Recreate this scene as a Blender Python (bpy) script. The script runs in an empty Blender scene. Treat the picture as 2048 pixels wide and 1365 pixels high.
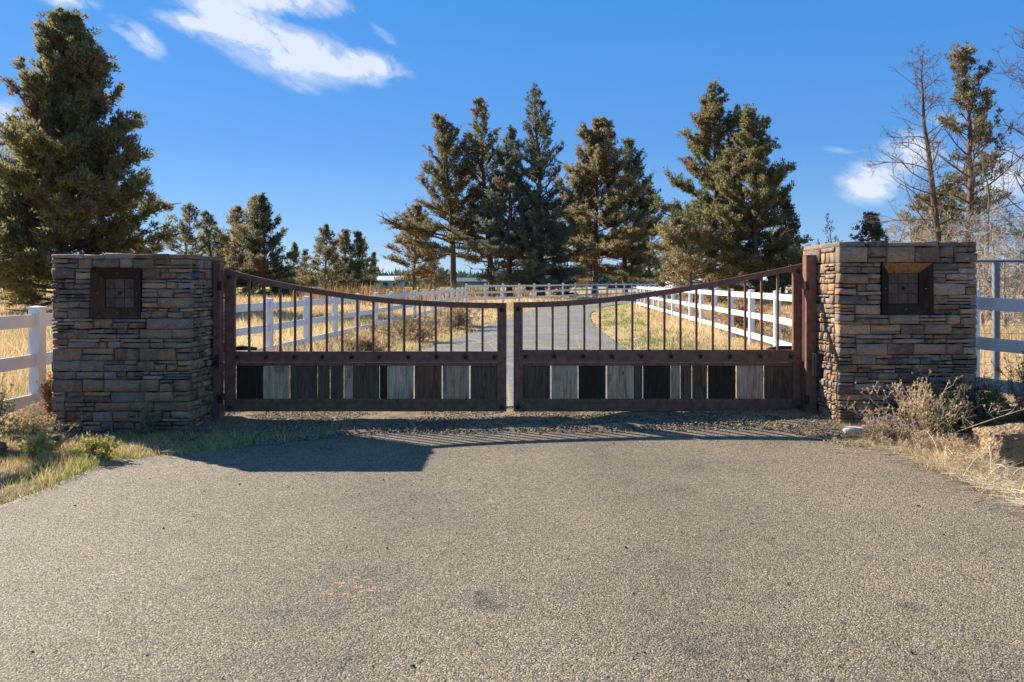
import bpy, math, random
import numpy as np
from mathutils import Vector, Matrix

R = math.radians
rng = np.random.default_rng(7)
random.seed(7)
sc = bpy.context.scene
COL = sc.collection

# ------------------------------------------------------------------ camera, sky, sun, exposure
F = 1600.0 / 2048.0            # focal length over picture width
CAMZ = 1.55
cam = bpy.data.cameras.new('camera')
co = bpy.data.objects.new('camera', cam)
COL.objects.link(co)
co.location = (0, 0, CAMZ)
co.rotation_euler = (R(90), 0, 0)
cam.sensor_width = 36
cam.lens = 36 * F
cam.shift_y = -116.5 / 2048
cam.clip_start = 0.1
cam.clip_end = 4000
sc.camera = co

SUN = Vector((-1.42, 0.94, 1.0)).normalized()
SUN_EL = math.asin(SUN.z)
SUN_AZ = math.atan2(SUN.x, SUN.y)
sl = bpy.data.lights.new('sun', 'SUN')
sl.energy = 4.8
sl.angle = R(0.5)
sl.color = (1.0, 0.92, 0.80)
so = bpy.data.objects.new('sun', sl)
COL.objects.link(so)
so.rotation_euler = SUN.to_track_quat('Z', 'Y').to_euler()

world = bpy.data.worlds.new('World')
sc.world = world
world.use_nodes = True
sc.view_settings.view_transform = 'Standard'
sc.view_settings.look = 'None'
sc.view_settings.gamma = 1
sc.view_settings.use_curve_mapping = False
sc.view_settings.exposure = 1.15


class NT:
    """small helper to write node trees as expressions"""
    def __init__(s, tree):
        s.t = tree
        s.n = tree.nodes
        s.l = tree.links

    def node(s, kind, ins=None, **props):
        n = s.n.new(kind)
        for k, v in props.items():
            setattr(n, k, v)
        for k, v in (ins or {}).items():
            s.put(n.inputs[k], v)
        return n

    def put(s, sock, v):
        if isinstance(v, bpy.types.NodeSocket):
            s.l.new(v, sock)
        elif isinstance(v, bpy.types.Node):
            s.l.new(v.outputs[0], sock)
        else:
            sock.default_value = v

    def m(s, op, a, b=None, c=None, clamp=False):
        n = s.n.new('ShaderNodeMath')
        n.operation = op
        n.use_clamp = clamp
        s.put(n.inputs[0], a)
        if b is not None:
            s.put(n.inputs[1], b)
        if c is not None:
            s.put(n.inputs[2], c)
        return n.outputs[0]

    def mix(s, f, a, b, mode='MIX'):
        n = s.n.new('ShaderNodeMix')
        n.data_type = 'RGBA'
        n.blend_type = mode
        s.put(n.inputs[0], f)
        s.put(n.inputs[6], a)
        s.put(n.inputs[7], b)
        return n.outputs[2]

    def ramp(s, fac, stops, interp='LINEAR'):
        n = s.n.new('ShaderNodeValToRGB')
        s.put(n.inputs[0], fac)
        cr = n.color_ramp
        cr.interpolation = interp
        while len(cr.elements) < len(stops):
            cr.elements.new(0.5)
        for e, (p, c) in zip(cr.elements, stops):
            e.position = p
            e.color = (c, c, c, 1) if isinstance(c, (int, float)) else (*c[:3], 1)
        return n.outputs[0]

    def noise(s, vec, scale, detail=4, rough=0.55, dist=0.0):
        n = s.node('ShaderNodeTexNoise', {'Scale': scale, 'Detail': detail, 'Roughness': rough, 'Distortion': dist})
        if vec is not None:
            s.put(n.inputs['Vector'], vec)
        return n.outputs[0]

    def vmul(s, vec, v):
        n = s.n.new('ShaderNodeVectorMath')
        n.operation = 'MULTIPLY'
        s.put(n.inputs[0], vec)
        n.inputs[1].default_value = v
        return n.outputs[0]


def build_world():
    w = NT(world.node_tree)
    w.n.clear()
    sky = w.node('ShaderNodeTexSky')
    sky.sky_type = 'NISHITA'
    sky.sun_disc = False
    sky.sun_elevation = SUN_EL
    sky.sun_rotation = SUN_AZ
    sky.altitude = 900
    sky.air_density = 1.0
    sky.dust_density = 0.3
    sky.ozone_density = 2.0
    tint0 = w.mix(1.0, sky.outputs[0], (0.52, 0.74, 1.0, 1), 'MULTIPLY')
    # clouds laid out by azimuth and elevation
    tc = w.node('ShaderNodeTexCoord')
    sep = w.node('ShaderNodeSeparateXYZ', {0: tc.outputs['Generated']})
    x, y, z = sep.outputs[0], sep.outputs[1], sep.outputs[2]
    grad = w.ramp(z, [(0.0, (0.34, 0.50, 0.70)), (0.075, (0.17, 0.35, 0.66)), (0.165, (0.078, 0.265, 0.64)), (0.32, (0.042, 0.25, 0.66)), (0.6, (0.055, 0.22, 0.52)), (1.0, (0.09, 0.20, 0.42))])
    gsc = w.mix(1.0, grad, (5.1, 5.1, 5.1, 1), 'MULTIPLY')
    tint = w.mix(0.8, tint0, gsc)
    az = w.m('ARCTAN2', x, y)
    el = w.m('ARCSINE', z)
    P = w.node('ShaderNodeCombineXYZ', {0: w.m('ADD', az, w.m('MULTIPLY', el, 0.35)), 1: w.m('MULTIPLY', w.m('SUBTRACT', el, w.m('MULTIPLY', az, -0.28)), 1.7), 2: 0.37})
    n1 = w.noise(P, 7.0, 10, 0.62, 0.9)
    n2 = w.noise(P, 26.0, 7, 0.68, 0.8)
    nn = w.m('ADD', w.m('MULTIPLY', w.m('SUBTRACT', n1, 0.5), 3.6), w.m('MULTIPLY', w.m('SUBTRACT', n2, 0.5), 2.4))
    # cx, cy, rx, ry in pixels of the photo turned to angles, tilt, weight
    blobs = [(490, 62, 130, 46, 22, 0.84), (590, 105, 110, 42, 12, 0.84), (705, 132, 95, 26, 4, 0.9), (430, 52, 95, 20, 5, 0.8),
             (275, 76, 52, 20, 28, 0.74), (140, 4, 55, 14, 0, 0.6), (560, 2, 120, 24, 0, 0.8), (765, 66, 40, 12, 35, 0.3), (600, 170, 60, 18, 10, 0.3),
             (1742, 366, 58, 38, 0, 0.72), (1822, 305, 60, 40, -10, 0.75), (2015, 350, 90, 50, 0, 0.7), (1700, 300, 60, 10, 5, 0.25), (1890, 240, 60, 20, 5, 0.3),
             (0, 225, 50, 26, 0, 0.55), (745, 540, 60, 22, 0, 0.6), (2300, 420, 200, 50, 0, 0.8), (-300, 120, 200, 60, 10, 0.8), (1100, -500, 400, 90, 10, 0.8), (2900, 150, 300, 90, -10, 0.8)]
    tot = None
    for cx, cy, rx, ry, tilt, wt in blobs:
        a0 = math.atan((cx - 1024) / 1600)
        e0 = math.atan((566 - cy) / 1600 * math.cos(a0))
        ra, re = rx / 1600 * math.cos(a0) ** 2, ry / 1600 * math.cos(a0)
        t = R(tilt)
        da = w.m('SUBTRACT', az, a0)
        de = w.m('SUBTRACT', el, e0)
        u = w.m('DIVIDE', w.m('SUBTRACT', w.m('MULTIPLY', da, math.cos(t)), w.m('MULTIPLY', de, math.sin(t))), ra)
        v = w.m('DIVIDE', w.m('ADD', w.m('MULTIPLY', da, math.sin(t)), w.m('MULTIPLY', de, math.cos(t))), re)
        r2 = w.m('ADD', w.m('MULTIPLY', u, u), w.m('MULTIPLY', v, v))
        g = w.m('MULTIPLY', w.m('EXPONENT', w.m('MULTIPLY', r2, -0.85)), 1.35 * wt)
        tot = g if tot is None else w.m('MAXIMUM', tot, g)
    near = w.m('MULTIPLY', tot, w.m('ADD', 1.0, nn))
    dens = w.ramp(near, [(0.16, 0.0), (0.58, 0.34), (1.0, 0.76)], 'EASE')
    mixc = w.mix(dens, tint, (4.3, 4.5, 4.9, 1))
    bg = w.node('ShaderNodeBackground', {'Color': mixc, 'Strength': 0.10})
    out = w.node('ShaderNodeOutputWorld', {'Surface': bg})


build_world()


# ------------------------------------------------------------------ helpers
def P(px, D, z=0.0):
    """pixel column and distance -> world point"""
    return ((px - 1024) * D / 1600.0, D, z)


def sstep(a, b, x):
    t = np.clip((np.asarray(x, float) - a) / (b - a), 0, 1)
    return t * t * (3 - 2 * t)


def gz(x, y):
    """height of the ground"""
    x = np.asarray(x, float)
    y = np.asarray(y, float)
    cross = 0.11 * sstep(-1.5, 4.0, x) * sstep(7.5, 8.5, y) * (1 - sstep(10, 15, y))
    low = -0.05 * sstep(9.5, 16, y) * (1 - sstep(2, 6, x))
    return cross + low


def tag(o, label=None, cat=None, group=None, kind=None):
    if label:
        o['label'] = label
    if cat:
        o['category'] = cat
    if group:
        o['group'] = group
    if kind:
        o['kind'] = kind
    return o


def empty(name, loc=(0, 0, 0), rz=0.0):
    o = bpy.data.objects.new(name, None)
    o.empty_display_size = 0.1
    COL.objects.link(o)
    o.location = loc
    o.rotation_euler = (0, 0, rz)
    return o


def np_obj(name, V, faces, mat, col=None, parent=None, smooth=False):
    """V (n,3); faces list of (m,k) arrays; col (n,3) point colours"""
    V = np.asarray(V, np.float32)
    me = bpy.data.meshes.new(name)
    me.vertices.add(len(V))
    me.vertices.foreach_set('co', V.ravel())
    if not isinstance(faces, (list, tuple)):
        faces = [faces]
    faces = [np.asarray(f, np.int32) for f in faces if len(f)]
    loops = np.concatenate([f.ravel() for f in faces])
    tot = np.concatenate([np.full(len(f), f.shape[1], np.int32) for f in faces])
    st = np.concatenate([[0], np.cumsum(tot)[:-1]]).astype(np.int32)
    me.loops.add(len(loops))
    me.loops.foreach_set('vertex_index', loops)
    me.polygons.add(len(tot))
    me.polygons.foreach_set('loop_start', st)
    me.polygons.foreach_set('loop_total', tot)
    if smooth:
        me.polygons.foreach_set('use_smooth', np.ones(len(tot), bool))
    if col is not None:
        col = np.asarray(col, np.float32)
        if col.ndim == 1:
            col = np.tile(col[:3], (len(V), 1))
        ca = me.color_attributes.new('col', 'FLOAT_COLOR', 'POINT')
        ca.data.foreach_set('color', np.concatenate([col[:, :3], np.ones((len(V), 1), np.float32)], 1).ravel())
    me.update(calc_edges=True)
    me.validate()
    if mat:
        me.materials.append(mat)
    o = bpy.data.objects.new(name, me)
    COL.objects.link(o)
    if parent:
        o.parent = parent
    return o


class MB:
    """collects boxes, tubes and prisms; build() links them as one object"""
    def __init__(s):
        s.v = []
        s.f = []
        s.c = []
        s.n = 0

    def add(s, V, F_, col=None):
        V = [tuple(p) for p in V]
        s.v += V
        s.f += [tuple(i + s.n for i in f) for f in F_]
        s.c += [col or (0.5, 0.5, 0.5)] * len(V)
        s.n += len(V)

    def box(s, lo, hi, col=None, rz=0.0, o=(0, 0, 0), bev=0.0):
        x0, y0, z0 = lo
        x1, y1, z1 = hi
        if bev:
            b = bev
            bm = []
            P_ = []
            F_ = []
            # chamfered box: 24 vertices
            idx = {}
            for ix, X in enumerate((x0, x1)):
                for iy, Y in enumerate((y0, y1)):
                    for iz, Z in enumerate((z0, z1)):
                        sx, sy, sz = (1, -1)[ix], (1, -1)[iy], (1, -1)[iz]
                        idx[ix, iy, iz, 0] = len(P_); P_.append((X, Y + sy * b, Z + sz * b))
                        idx[ix, iy, iz, 1] = len(P_); P_.append((X + sx * b, Y, Z + sz * b))
                        idx[ix, iy, iz, 2] = len(P_); P_.append((X + sx * b, Y + sy * b, Z))
            for i in (0, 1):
                F_.append([idx[i, 0, 0, 0], idx[i, 1, 0, 0], idx[i, 1, 1, 0], idx[i, 0, 1, 0]][::(-1 if i == 0 else 1)])
                F_.append([idx[0, i, 0, 1], idx[1, i, 0, 1], idx[1, i, 1, 1], idx[0, i, 1, 1]][::(1 if i == 0 else -1)])
                F_.append([idx[0, 0, i, 2], idx[1, 0, i, 2], idx[1, 1, i, 2], idx[0, 1, i, 2]][::(-1 if i == 0 else 1)])
            for a in (0, 1):
                for c in (0, 1):
                    F_.append([idx[a, c, 0, 0], idx[a, c, 1, 0], idx[a, c, 1, 1], idx[a, c, 0, 1]])
                    F_.append([idx[a, 0, c, 0], idx[a, 1, c, 0], idx[a, 1, c, 2], idx[a, 0, c, 2]])
                    F_.append([idx[0, a, c, 1], idx[1, a, c, 1], idx[1, a, c, 2], idx[0, a, c, 2]])
            for k in [(i, j, l) for i in (0, 1) for j in (0, 1) for l in (0, 1)]:
                F_.append([idx[(*k, 0)], idx[(*k, 1)], idx[(*k, 2)]])
        else:
            P_ = [(x, y, z) for z in (z0, z1) for (x, y) in ((x0, y0), (x1, y0), (x1, y1), (x0, y1))]
            F_ = [(3, 2, 1, 0), (4, 5, 6, 7), (0, 1, 5, 4), (1, 2, 6, 5), (2, 3, 7, 6), (3, 0, 4, 7)]
        c_, s_ = math.cos(rz), math.sin(rz)
        P_ = [(o[0] + x * c_ - y * s_, o[1] + x * s_ + y * c_, o[2] + z) for x, y, z in P_]
        s.add(P_, F_, col)

    def tube(s, pts, rad, n=6, col=None, caps=True):
        pts = [Vector(p) for p in pts]
        if isinstance(rad, (int, float)):
            rad = [rad] * len(pts)
        V, F_ = [], []
        up = None
        for i, p in enumerate(pts):
            d = (pts[min(i + 1, len(pts) - 1)] - pts[max(i - 1, 0)]).normalized()
            if up is None:
                up = d.orthogonal().normalized()
            up = (up - d * up.dot(d)).normalized()
            sd = d.cross(up)
            for k in range(n):
                a = 2 * math.pi * k / n
                V.append(p + (up * math.cos(a) + sd * math.sin(a)) * rad[i])
        for i in range(len(pts) - 1):
            for k in range(n):
                k2 = (k + 1) % n
                F_.append((i * n + k, i * n + k2, (i + 1) * n + k2, (i + 1) * n + k))
        if caps:
            F_.append(tuple(range(n))[::-1])
            F_.append(tuple((len(pts) - 1) * n + k for k in range(n)))
        s.add(V, F_, col)

    def prism(s, poly, y0, y1, col=None):
        """polygon in (x,z) extruded from y0 to y1"""
        n = len(poly)
        V = [(x, y0, z) for x, z in poly] + [(x, y1, z) for x, z in poly]
        F_ = [tuple(range(n)), tuple(range(2 * n - 1, n - 1, -1))]
        F_ += [(i, i + n, (i + 1) % n + n, (i + 1) % n) for i in range(n)]
        s.add(V, F_, col)

    def build(s, name, mat, parent=None, smooth=False):
        me = bpy.data.meshes.new(name)
        me.from_pydata(s.v, [], s.f)
        ca = me.color_attributes.new('col', 'FLOAT_COLOR', 'POINT')
        ca.data.foreach_set('color', np.concatenate([np.array(s.c, np.float32), np.ones((s.n, 1), np.float32)], 1).ravel())
        if smooth:
            me.polygons.foreach_set('use_smooth', [True] * len(me.polygons))
        me.materials.append(mat)
        o = bpy.data.objects.new(name, me)
        COL.objects.link(o)
        if parent:
            o.parent = parent
        return o


def share(o, parent, loc=None, rz=None):
    c = o.copy()
    COL.objects.link(c)
    c.parent = parent
    if loc is not None:
        c.location = loc
    if rz is not None:
        c.rotation_euler = (0, 0, rz)
    return c


# ------------------------------------------------------------------ materials
def new_mat(name):
    m = bpy.data.materials.new(name)
    m.use_nodes = True
    t = NT(m.node_tree)
    t.n.clear()
    return m, t


def finish(t, col, rough=0.8, bump=None, bstr=0.3, bdist=0.01, metal=0.0, spec=0.5, transl=0.0):
    b = t.node('ShaderNodeBsdfPrincipled', {'Base Color': col, 'Roughness': rough, 'Metallic': metal, 'Specular IOR Level': spec})
    if bump is not None:
        bn = t.node('ShaderNodeBump', {'Height': bump, 'Strength': bstr, 'Distance': bdist})
        t.put(b.inputs['Normal'], bn.outputs[0])
    sh = b.outputs[0]
    if transl:
        tr = t.node('ShaderNodeBsdfTranslucent', {'Color': col})
        mx = t.node('ShaderNodeMixShader', {0: transl, 1: sh, 2: tr.outputs[0]})
        sh = mx.outputs[0]
    t.node('ShaderNodeOutputMaterial', {'Surface': sh})


def obj_co(t):
    return t.node('ShaderNodeTexCoord').outputs['Object']


def attr(t):
    return t.node('ShaderNodeAttribute', attribute_name='col').outputs['Color']


def mat_chipseal():
    m, t = new_mat('chipseal_asphalt')
    c = obj_co(t)
    v1 = t.node('ShaderNodeTexVoronoi', {'Vector': c, 'Scale': 125.0})
    v2 = t.node('ShaderNodeTexVoronoi', {'Vector': c, 'Scale': 85.0})
    big = t.noise(c, 0.55, 4, 0.6)
    mid = t.noise(c, 5.0, 4, 0.6)
    sepc = t.node('ShaderNodeSeparateColor', {0: v1.outputs['Color']})
    chip = t.ramp(sepc.outputs[0], [(0.0, (0.09, 0.075, 0.056)), (0.22, (0.215, 0.172, 0.12)), (0.6, (0.325, 0.26, 0.178)), (0.86, (0.41, 0.33, 0.232)), (1.0, (0.60, 0.51, 0.37))])
    edge = t.ramp(v1.outputs['Distance'], [(0.25, 1.0), (0.8, 0.5)])
    col = t.mix(1.0, chip, edge, 'MULTIPLY')
    s2 = t.node('ShaderNodeSeparateColor', {0: v2.outputs['Color']})
    dark = t.ramp(s2.outputs[1], [(0.0, 1.0), (0.08, 1.0), (0.13, 0.0)])
    col = t.mix(t.m('MULTIPLY', dark, 0.55), col, (0.03, 0.028, 0.03, 1))
    tone = t.ramp(t.m('ADD', t.m('MULTIPLY', big, 0.7), t.m('MULTIPLY', mid, 0.3)), [(0.38, (0.80, 0.79, 0.80)), (0.52, (1.0, 0.99, 0.97)), (0.64, (1.12, 1.10, 1.05))])
    col = t.mix(1.0, col, tone, 'MULTIPLY')
    # faint darker wheel paths through the gateway and small tar patches
    sx = t.node('ShaderNodeSeparateXYZ', {0: c})
    ax_ = t.m('ABSOLUTE', t.m('ADD', sx.outputs[0], t.m('MULTIPLY', t.m('SUBTRACT', t.noise(c, 0.4, 3), 0.5), 0.8)))
    tr_ = t.m('ABSOLUTE', t.m('SUBTRACT', ax_, 0.85))
    col = t.mix(1.0, col, t.ramp(tr_, [(0.0, 0.88), (0.5, 1.0)]), 'MULTIPLY')
    spot = t.noise(c, 2.2, 3, 0.5)
    col = t.mix(1.0, col, t.ramp(spot, [(0.27, 0.62), (0.33, 1.0)]), 'MULTIPLY')
    # worn flecks of old ochre marking paint
    sep = t.node('ShaderNodeSeparateXYZ', {0: c})
    dx = t.m('MULTIPLY', t.m('SUBTRACT', sep.outputs[0], -0.835), 3.6)
    dy = t.m('MULTIPLY', t.m('SUBTRACT', sep.outputs[1], 4.06), 3.6)
    r = t.m('SQRT', t.m('ADD', t.m('MULTIPLY', dx, dx), t.m('MULTIPLY', dy, dy)))
    fl = t.noise(c, 22.0, 3, 0.6)
    pm = t.m('MULTIPLY', t.ramp(r, [(0.3, 1.0), (0.75, 0.0)]), t.ramp(fl, [(0.56, 0.0), (0.62, 1.0)]))
    col = t.mix(t.m('MULTIPLY', pm, 0.8), col, (0.62, 0.40, 0.13, 1))
    h = t.m('ADD', t.m('SUBTRACT', 1.0, v1.outputs['Distance']), t.m('MULTIPLY', sepc.outputs[1], 0.9))
    finish(t, col, 0.75, h, 0.95, 0.0045, spec=0.35)
    return m


def mat_drive():
    m, t = new_mat('driveway_asphalt')
    c = obj_co(t)
    v = t.node('ShaderNodeTexVoronoi', {'Vector': c, 'Scale': 60.0})
    s = t.node('ShaderNodeSeparateColor', {0: v.outputs['Color']})
    big = t.noise(c, 0.5, 5, 0.65)
    col = t.ramp(s.outputs[0], [(0.0, (0.10, 0.095, 0.09)), (0.6, (0.19, 0.178, 0.165)), (1.0, (0.36, 0.34, 0.30))])
    col = t.mix(1.0, col, t.ramp(big, [(0.35, 0.8), (0.65, 1.15)]), 'MULTIPLY')
    # cracks filled with straw coloured silt
    ck = t.node('ShaderNodeTexVoronoi', {'Vector': t.vmul(c, (0.30, 0.12, 1)), 'Scale': 1.6}, feature='DISTANCE_TO_EDGE')
    wob = t.noise(c, 3.0, 4, 0.7)
    ckm = t.ramp(t.m('ADD', ck.outputs[0], t.m('MULTIPLY', wob, 0.02)), [(0.014, 1.0), (0.024, 0.0)])
    col = t.mix(t.m('MULTIPLY', ckm, 0.7), col, (0.38, 0.30, 0.16, 1))
    finish(t, col, 0.85, s.outputs[1], 0.5, 0.005, spec=0.3)
    return m


def mat_ground():
    m, t = new_mat('dry_ground')
    c = obj_co(t)
    sep = t.node('ShaderNodeSeparateXYZ', {0: c})
    n1 = t.noise(c, 0.35, 6, 0.65)
    n2 = t.noise(c, 9.0, 6, 0.7)
    n3 = t.noise(c, 60.0, 3, 0.7)
    straw = t.ramp(n1, [(0.3, (0.42, 0.28, 0.13)), (0.5, (0.52, 0.37, 0.18)), (0.7, (0.46, 0.34, 0.18))])
    dirt = t.ramp(n2, [(0.3, (0.10, 0.075, 0.05)), (0.55, (0.24, 0.18, 0.12)), (0.75, (0.40, 0.32, 0.20))])
    near = t.ramp(t.m('DIVIDE', sep.outputs[1], 30.0), [(0.27, 1.0), (0.5, 0.35), (0.9, 0.1)])
    col = t.mix(near, straw, dirt)
    col = t.mix(1.0, col, t.ramp(n3, [(0.3, 0.7), (0.7, 1.2)]), 'MULTIPLY')
    # green irrigated field far behind
    gm = t.m('MULTIPLY', t.ramp(t.m('DIVIDE', sep.outputs[1], 400.0), [(0.33, 0.0), (0.36, 1.0), (0.62, 1.0), (0.66, 0.0)]), t.ramp(t.m('ADD', t.m('DIVIDE', sep.outputs[0], 200.0), 0.5), [(0.12, 0.0), (0.18, 1.0), (0.44, 1.0), (0.5, 0.0)]))
    col = t.mix(gm, col, (0.15, 0.28, 0.045, 1))
    h = t.m('ADD', n2, t.m('MULTIPLY', n3, 0.4))
    finish(t, col, 0.95, h, 0.6, 0.03, spec=0.1)
    return m


def mat_attr(name, rough=0.8, transl=0.0, nscale=None, namp=0.25, bump=0.0, bd=0.01, spec=0.3, metal=0.0, stretch=(1, 1, 1)):
    m, t = new_mat(name)
    col = attr(t)
    c = t.vmul(obj_co(t), stretch)
    h = None
    if nscale:
        n = t.noise(c, nscale, 5, 0.65)
        col = t.mix(1.0, col, t.ramp(n, [(0.3, 1 - namp), (0.7, 1 + namp)]), 'MULTIPLY')
        if bump:
            h = n
    finish(t, col, rough, h, bump, bd, spec=spec, transl=transl, metal=metal)
    return m


def mat_stone():
    m, t = new_mat('ledge_stone')
    c = obj_co(t)
    base = attr(t)
    n1 = t.noise(c, 11.0, 6, 0.6, 0.4)
    n2 = t.noise(t.vmul(c, (1, 1, 2.5)), 38.0, 6, 0.72)
    n3 = t.noise(c, 160.0, 3, 0.7)
    warm = t.mix(t.ramp(n1, [(0.44, 0.0), (0.66, 0.75)]), base, (0.42, 0.28, 0.165, 1))
    cool = t.mix(t.ramp(n1, [(0.30, 0.8), (0.44, 0.0)]), warm, (0.22, 0.19, 0.165, 1))
    col = t.mix(1.0, cool, t.ramp(n2, [(0.28, 0.5), (0.5, 0.95), (0.72, 1.45)]), 'MULTIPLY')
    h = t.m('ADD', t.m('ADD', n1, t.m('MULTIPLY', n2, 0.8)), t.m('MULTIPLY', n3, 0.25))
    finish(t, col, 0.82, h, 0.85, 0.018, spec=0.3)
    return m


def mat_simple(name, col, rough=0.6, spec=0.5, nscale=20.0, namp=0.1, bump=0.1, bd=0.002, metal=0.0, stretch=(1, 1, 1)):
    m, t = new_mat(name)
    c = t.vmul(obj_co(t), stretch)
    n = t.noise(c, nscale, 5, 0.6)
    cc = t.mix(1.0, (*col, 1), t.ramp(n, [(0.3, 1 - namp), (0.7, 1 + namp)]), 'MULTIPLY')
    finish(t, cc, rough, n, bump, bd, metal=metal, spec=spec)
    return m


def mat_weathered_wood():
    m, t = new_mat('weathered_wood')
    c = obj_co(t)
    oi = t.node('ShaderNodeObjectInfo')
    off = t.node('ShaderNodeCombineXYZ', {0: t.m('MULTIPLY', oi.outputs['Random'], 37.0), 2: t.m('MULTIPLY', oi.outputs['Random'], 11.0)})
    ad = t.node('ShaderNodeVectorMath', {0: c, 1: off.outputs[0]}, operation='ADD')
    g1 = t.noise(t.vmul(ad.outputs[0], (60, 60, 3.5)), 1.0, 5, 0.65, 0.6)
    g2 = t.noise(t.vmul(ad.outputs[0], (9, 9, 2.2)), 1.0, 4, 0.6, 1.2)
    base = attr(t)
    col = t.mix(1.0, base, t.ramp(g1, [(0.3, 0.55), (0.7, 1.4)]), 'MULTIPLY')
    col = t.mix(t.ramp(g2, [(0.50, 0.0), (0.70, 0.72)]), col, (0.045, 0.028, 0.016, 1))
    kn = t.node('ShaderNodeTexVoronoi', {'Vector': t.vmul(ad.outputs[0], (7, 7, 4)), 'Scale': 1.0})
    col = t.mix(t.ramp(kn.outputs['Distance'], [(0.07, 0.85), (0.13, 0.0)]), col, (0.10, 0.045, 0.018, 1))
    finish(t, col, 0.9, t.m('ADD', g1, g2), 0.5, 0.004, spec=0.08)
    return m


def mat_bark():
    m, t = new_mat('juniper_bark')
    c = obj_co(t)
    g = t.noise(t.vmul(c, (7, 7, 0.9)), 1.0, 5, 0.7, 0.5)
    col = t.mix(1.0, attr(t), t.ramp(g, [(0.3, 0.45), (0.7, 1.5)]), 'MULTIPLY')
    finish(t, col, 0.95, g, 0.8, 0.06, spec=0.1)
    return m


def mat_boulder():
    m, t = new_mat('pitted_lava_rock')
    c = obj_co(t)
    n1 = t.noise(c, 3.0, 6, 0.65)
    v = t.node('ShaderNodeTexVoronoi', {'Vector': c, 'Scale': 34.0})
    n2 = t.noise(c, 45.0, 5, 0.7)
    col = t.ramp(n1, [(0.3, (0.28, 0.19, 0.13)), (0.5, (0.46, 0.32, 0.19)), (0.7, (0.52, 0.41, 0.27))])
    col = t.mix(1.0, col, t.ramp(n2, [(0.3, 0.6), (0.7, 1.3)]), 'MULTIPLY')
    h = t.m('ADD', t.m('MULTIPLY', v.outputs['Distance'], 1.2), n2)
    finish(t, col, 0.95, h, 1.0, 0.03, spec=0.1)
    return m


M = dict(
    chipseal=mat_chipseal(), drive=mat_drive(), ground=mat_ground(), stone=mat_stone(),
    mortar=mat_simple('dark_mortar', (0.035, 0.032, 0.03), 0.95, 0.1, 40, 0.3, 0.4, 0.01),
    brown=mat_simple('bronze_powder_coat', (0.195, 0.094, 0.060), 0.6, 0.3, 14, 0.32, 0.25, 0.001),
    black=mat_simple('black_iron', (0.010, 0.010, 0.012), 0.45, 0.5, 60, 0.3, 0.2, 0.001),
    vinyl=mat_simple('white_vinyl', (0.78, 0.785, 0.78), 0.42, 0.4, 5.0, 0.10, 0.02, 0.002, stretch=(1, 1, 0.35)),
    grey_steel=mat_simple('grey_steel', (0.16, 0.175, 0.20), 0.5, 0.5, 30, 0.15, 0.1, 0.002),
    wood=mat_weathered_wood(), bark=mat_bark(), boulder=mat_boulder(),
    leaf=mat_attr('juniper_foliage', 0.75, 0.55, spec=0.15),
    grass=mat_attr('grass_blades', 0.7, 0.42, spec=0.15),
    grit=mat_attr('loose_grit', 0.95, 0.0, 90.0, 0.3, spec=0.1),
    twig=mat_attr('dry_twigs', 0.85, 0.0, spec=0.2),
    tile=mat_attr('slate_tile', 0.8, 0.0, 30.0, 0.35, 0.4, 0.004, spec=0.15),
    paint=mat_attr('painted_cladding', 0.7, 0.0, 6.0, 0.1, spec=0.3),
    red=mat_simple('red_reflector', (0.5, 0.03, 0.01), 0.3, 0.6),
)

# ------------------------------------------------------------------ ground, apron, driveway
DRV = np.array([(0.15, 9.75, 2.7), (0.25, 13.0, 2.6), (0.3, 18.5, 2.45), (0.85, 26.0, 2.1), (1.4, 33.5, 1.9), (2.6, 44, 1.85), (5.0, 56, 2.1), (8.8, 67, 2.3),
                (15, 80, 2.5), (26, 95, 2.5), (44, 108, 2.5), (70, 115, 2.5)])


def catmull(pts, n):
    pts = np.asarray(pts, float)
    p = np.vstack([2 * pts[0] - pts[1], pts, 2 * pts[-1] - pts[-2]])
    out = []
    for i in range(1, len(p) - 2):
        for k in range(n):
            t = k / n
            out.append(0.5 * ((2 * p[i]) + (-p[i - 1] + p[i + 1]) * t + (2 * p[i - 1] - 5 * p[i] + 4 * p[i + 1] - p[i + 2]) * t * t + (-p[i - 1] + 3 * p[i] - 3 * p[i + 1] + p[i + 2]) * t ** 3))
    out.append(pts[-1])
    return np.array(out)


DC = catmull(DRV, 24)


def wob(s, seed=0.0):
    s = np.asarray(s, float)
    return np.sin(s * 1.7 + seed) * 0.5 + np.sin(s * 4.3 + seed * 2.1) * 0.3 + np.sin(s * 11.0 + seed * 3.3) * 0.2


def apron_far(x):
    """far edge of the apron"""
    x = np.asarray(x, float)
    left = sstep(-1.2, -3.6, x)
    right = sstep(2.6, 3.4, x)
    return 8.22 - 1.15 * left - 0.75 * right + 0.03 * wob(x * 2, 1.0)


def apron_half(y):
    y = np.asarray(y, float)
    return 3.52 + 1.2 * sstep(2.0, -6.0, y) ** 2


def in_asphalt(x, y, pad=0.0):
    x = np.asarray(x, float)
    y = np.asarray(y, float)
    a = (np.abs(x) < apron_half(y) + 0.04 * wob(y * 2.0, 2) + pad) & (y < apron_far(x) + pad)
    d = np.zeros(x.shape, bool)
    m = (y > 8.5) & (y < 116)
    if m.any():
        xs, ys = x[m], y[m]
        best = np.full(xs.shape, 1e9)
        hw = np.zeros(xs.shape)
        for cx, cy, w in DC[::3]:
            q = np.hypot(xs - cx, ys - cy)
            k = q < best
            best[k] = q[k]
            hw[k] = w
        d[m] = (best < hw + 0.05 + pad) & (ys > 9.75 - pad)
    return a | d


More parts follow.
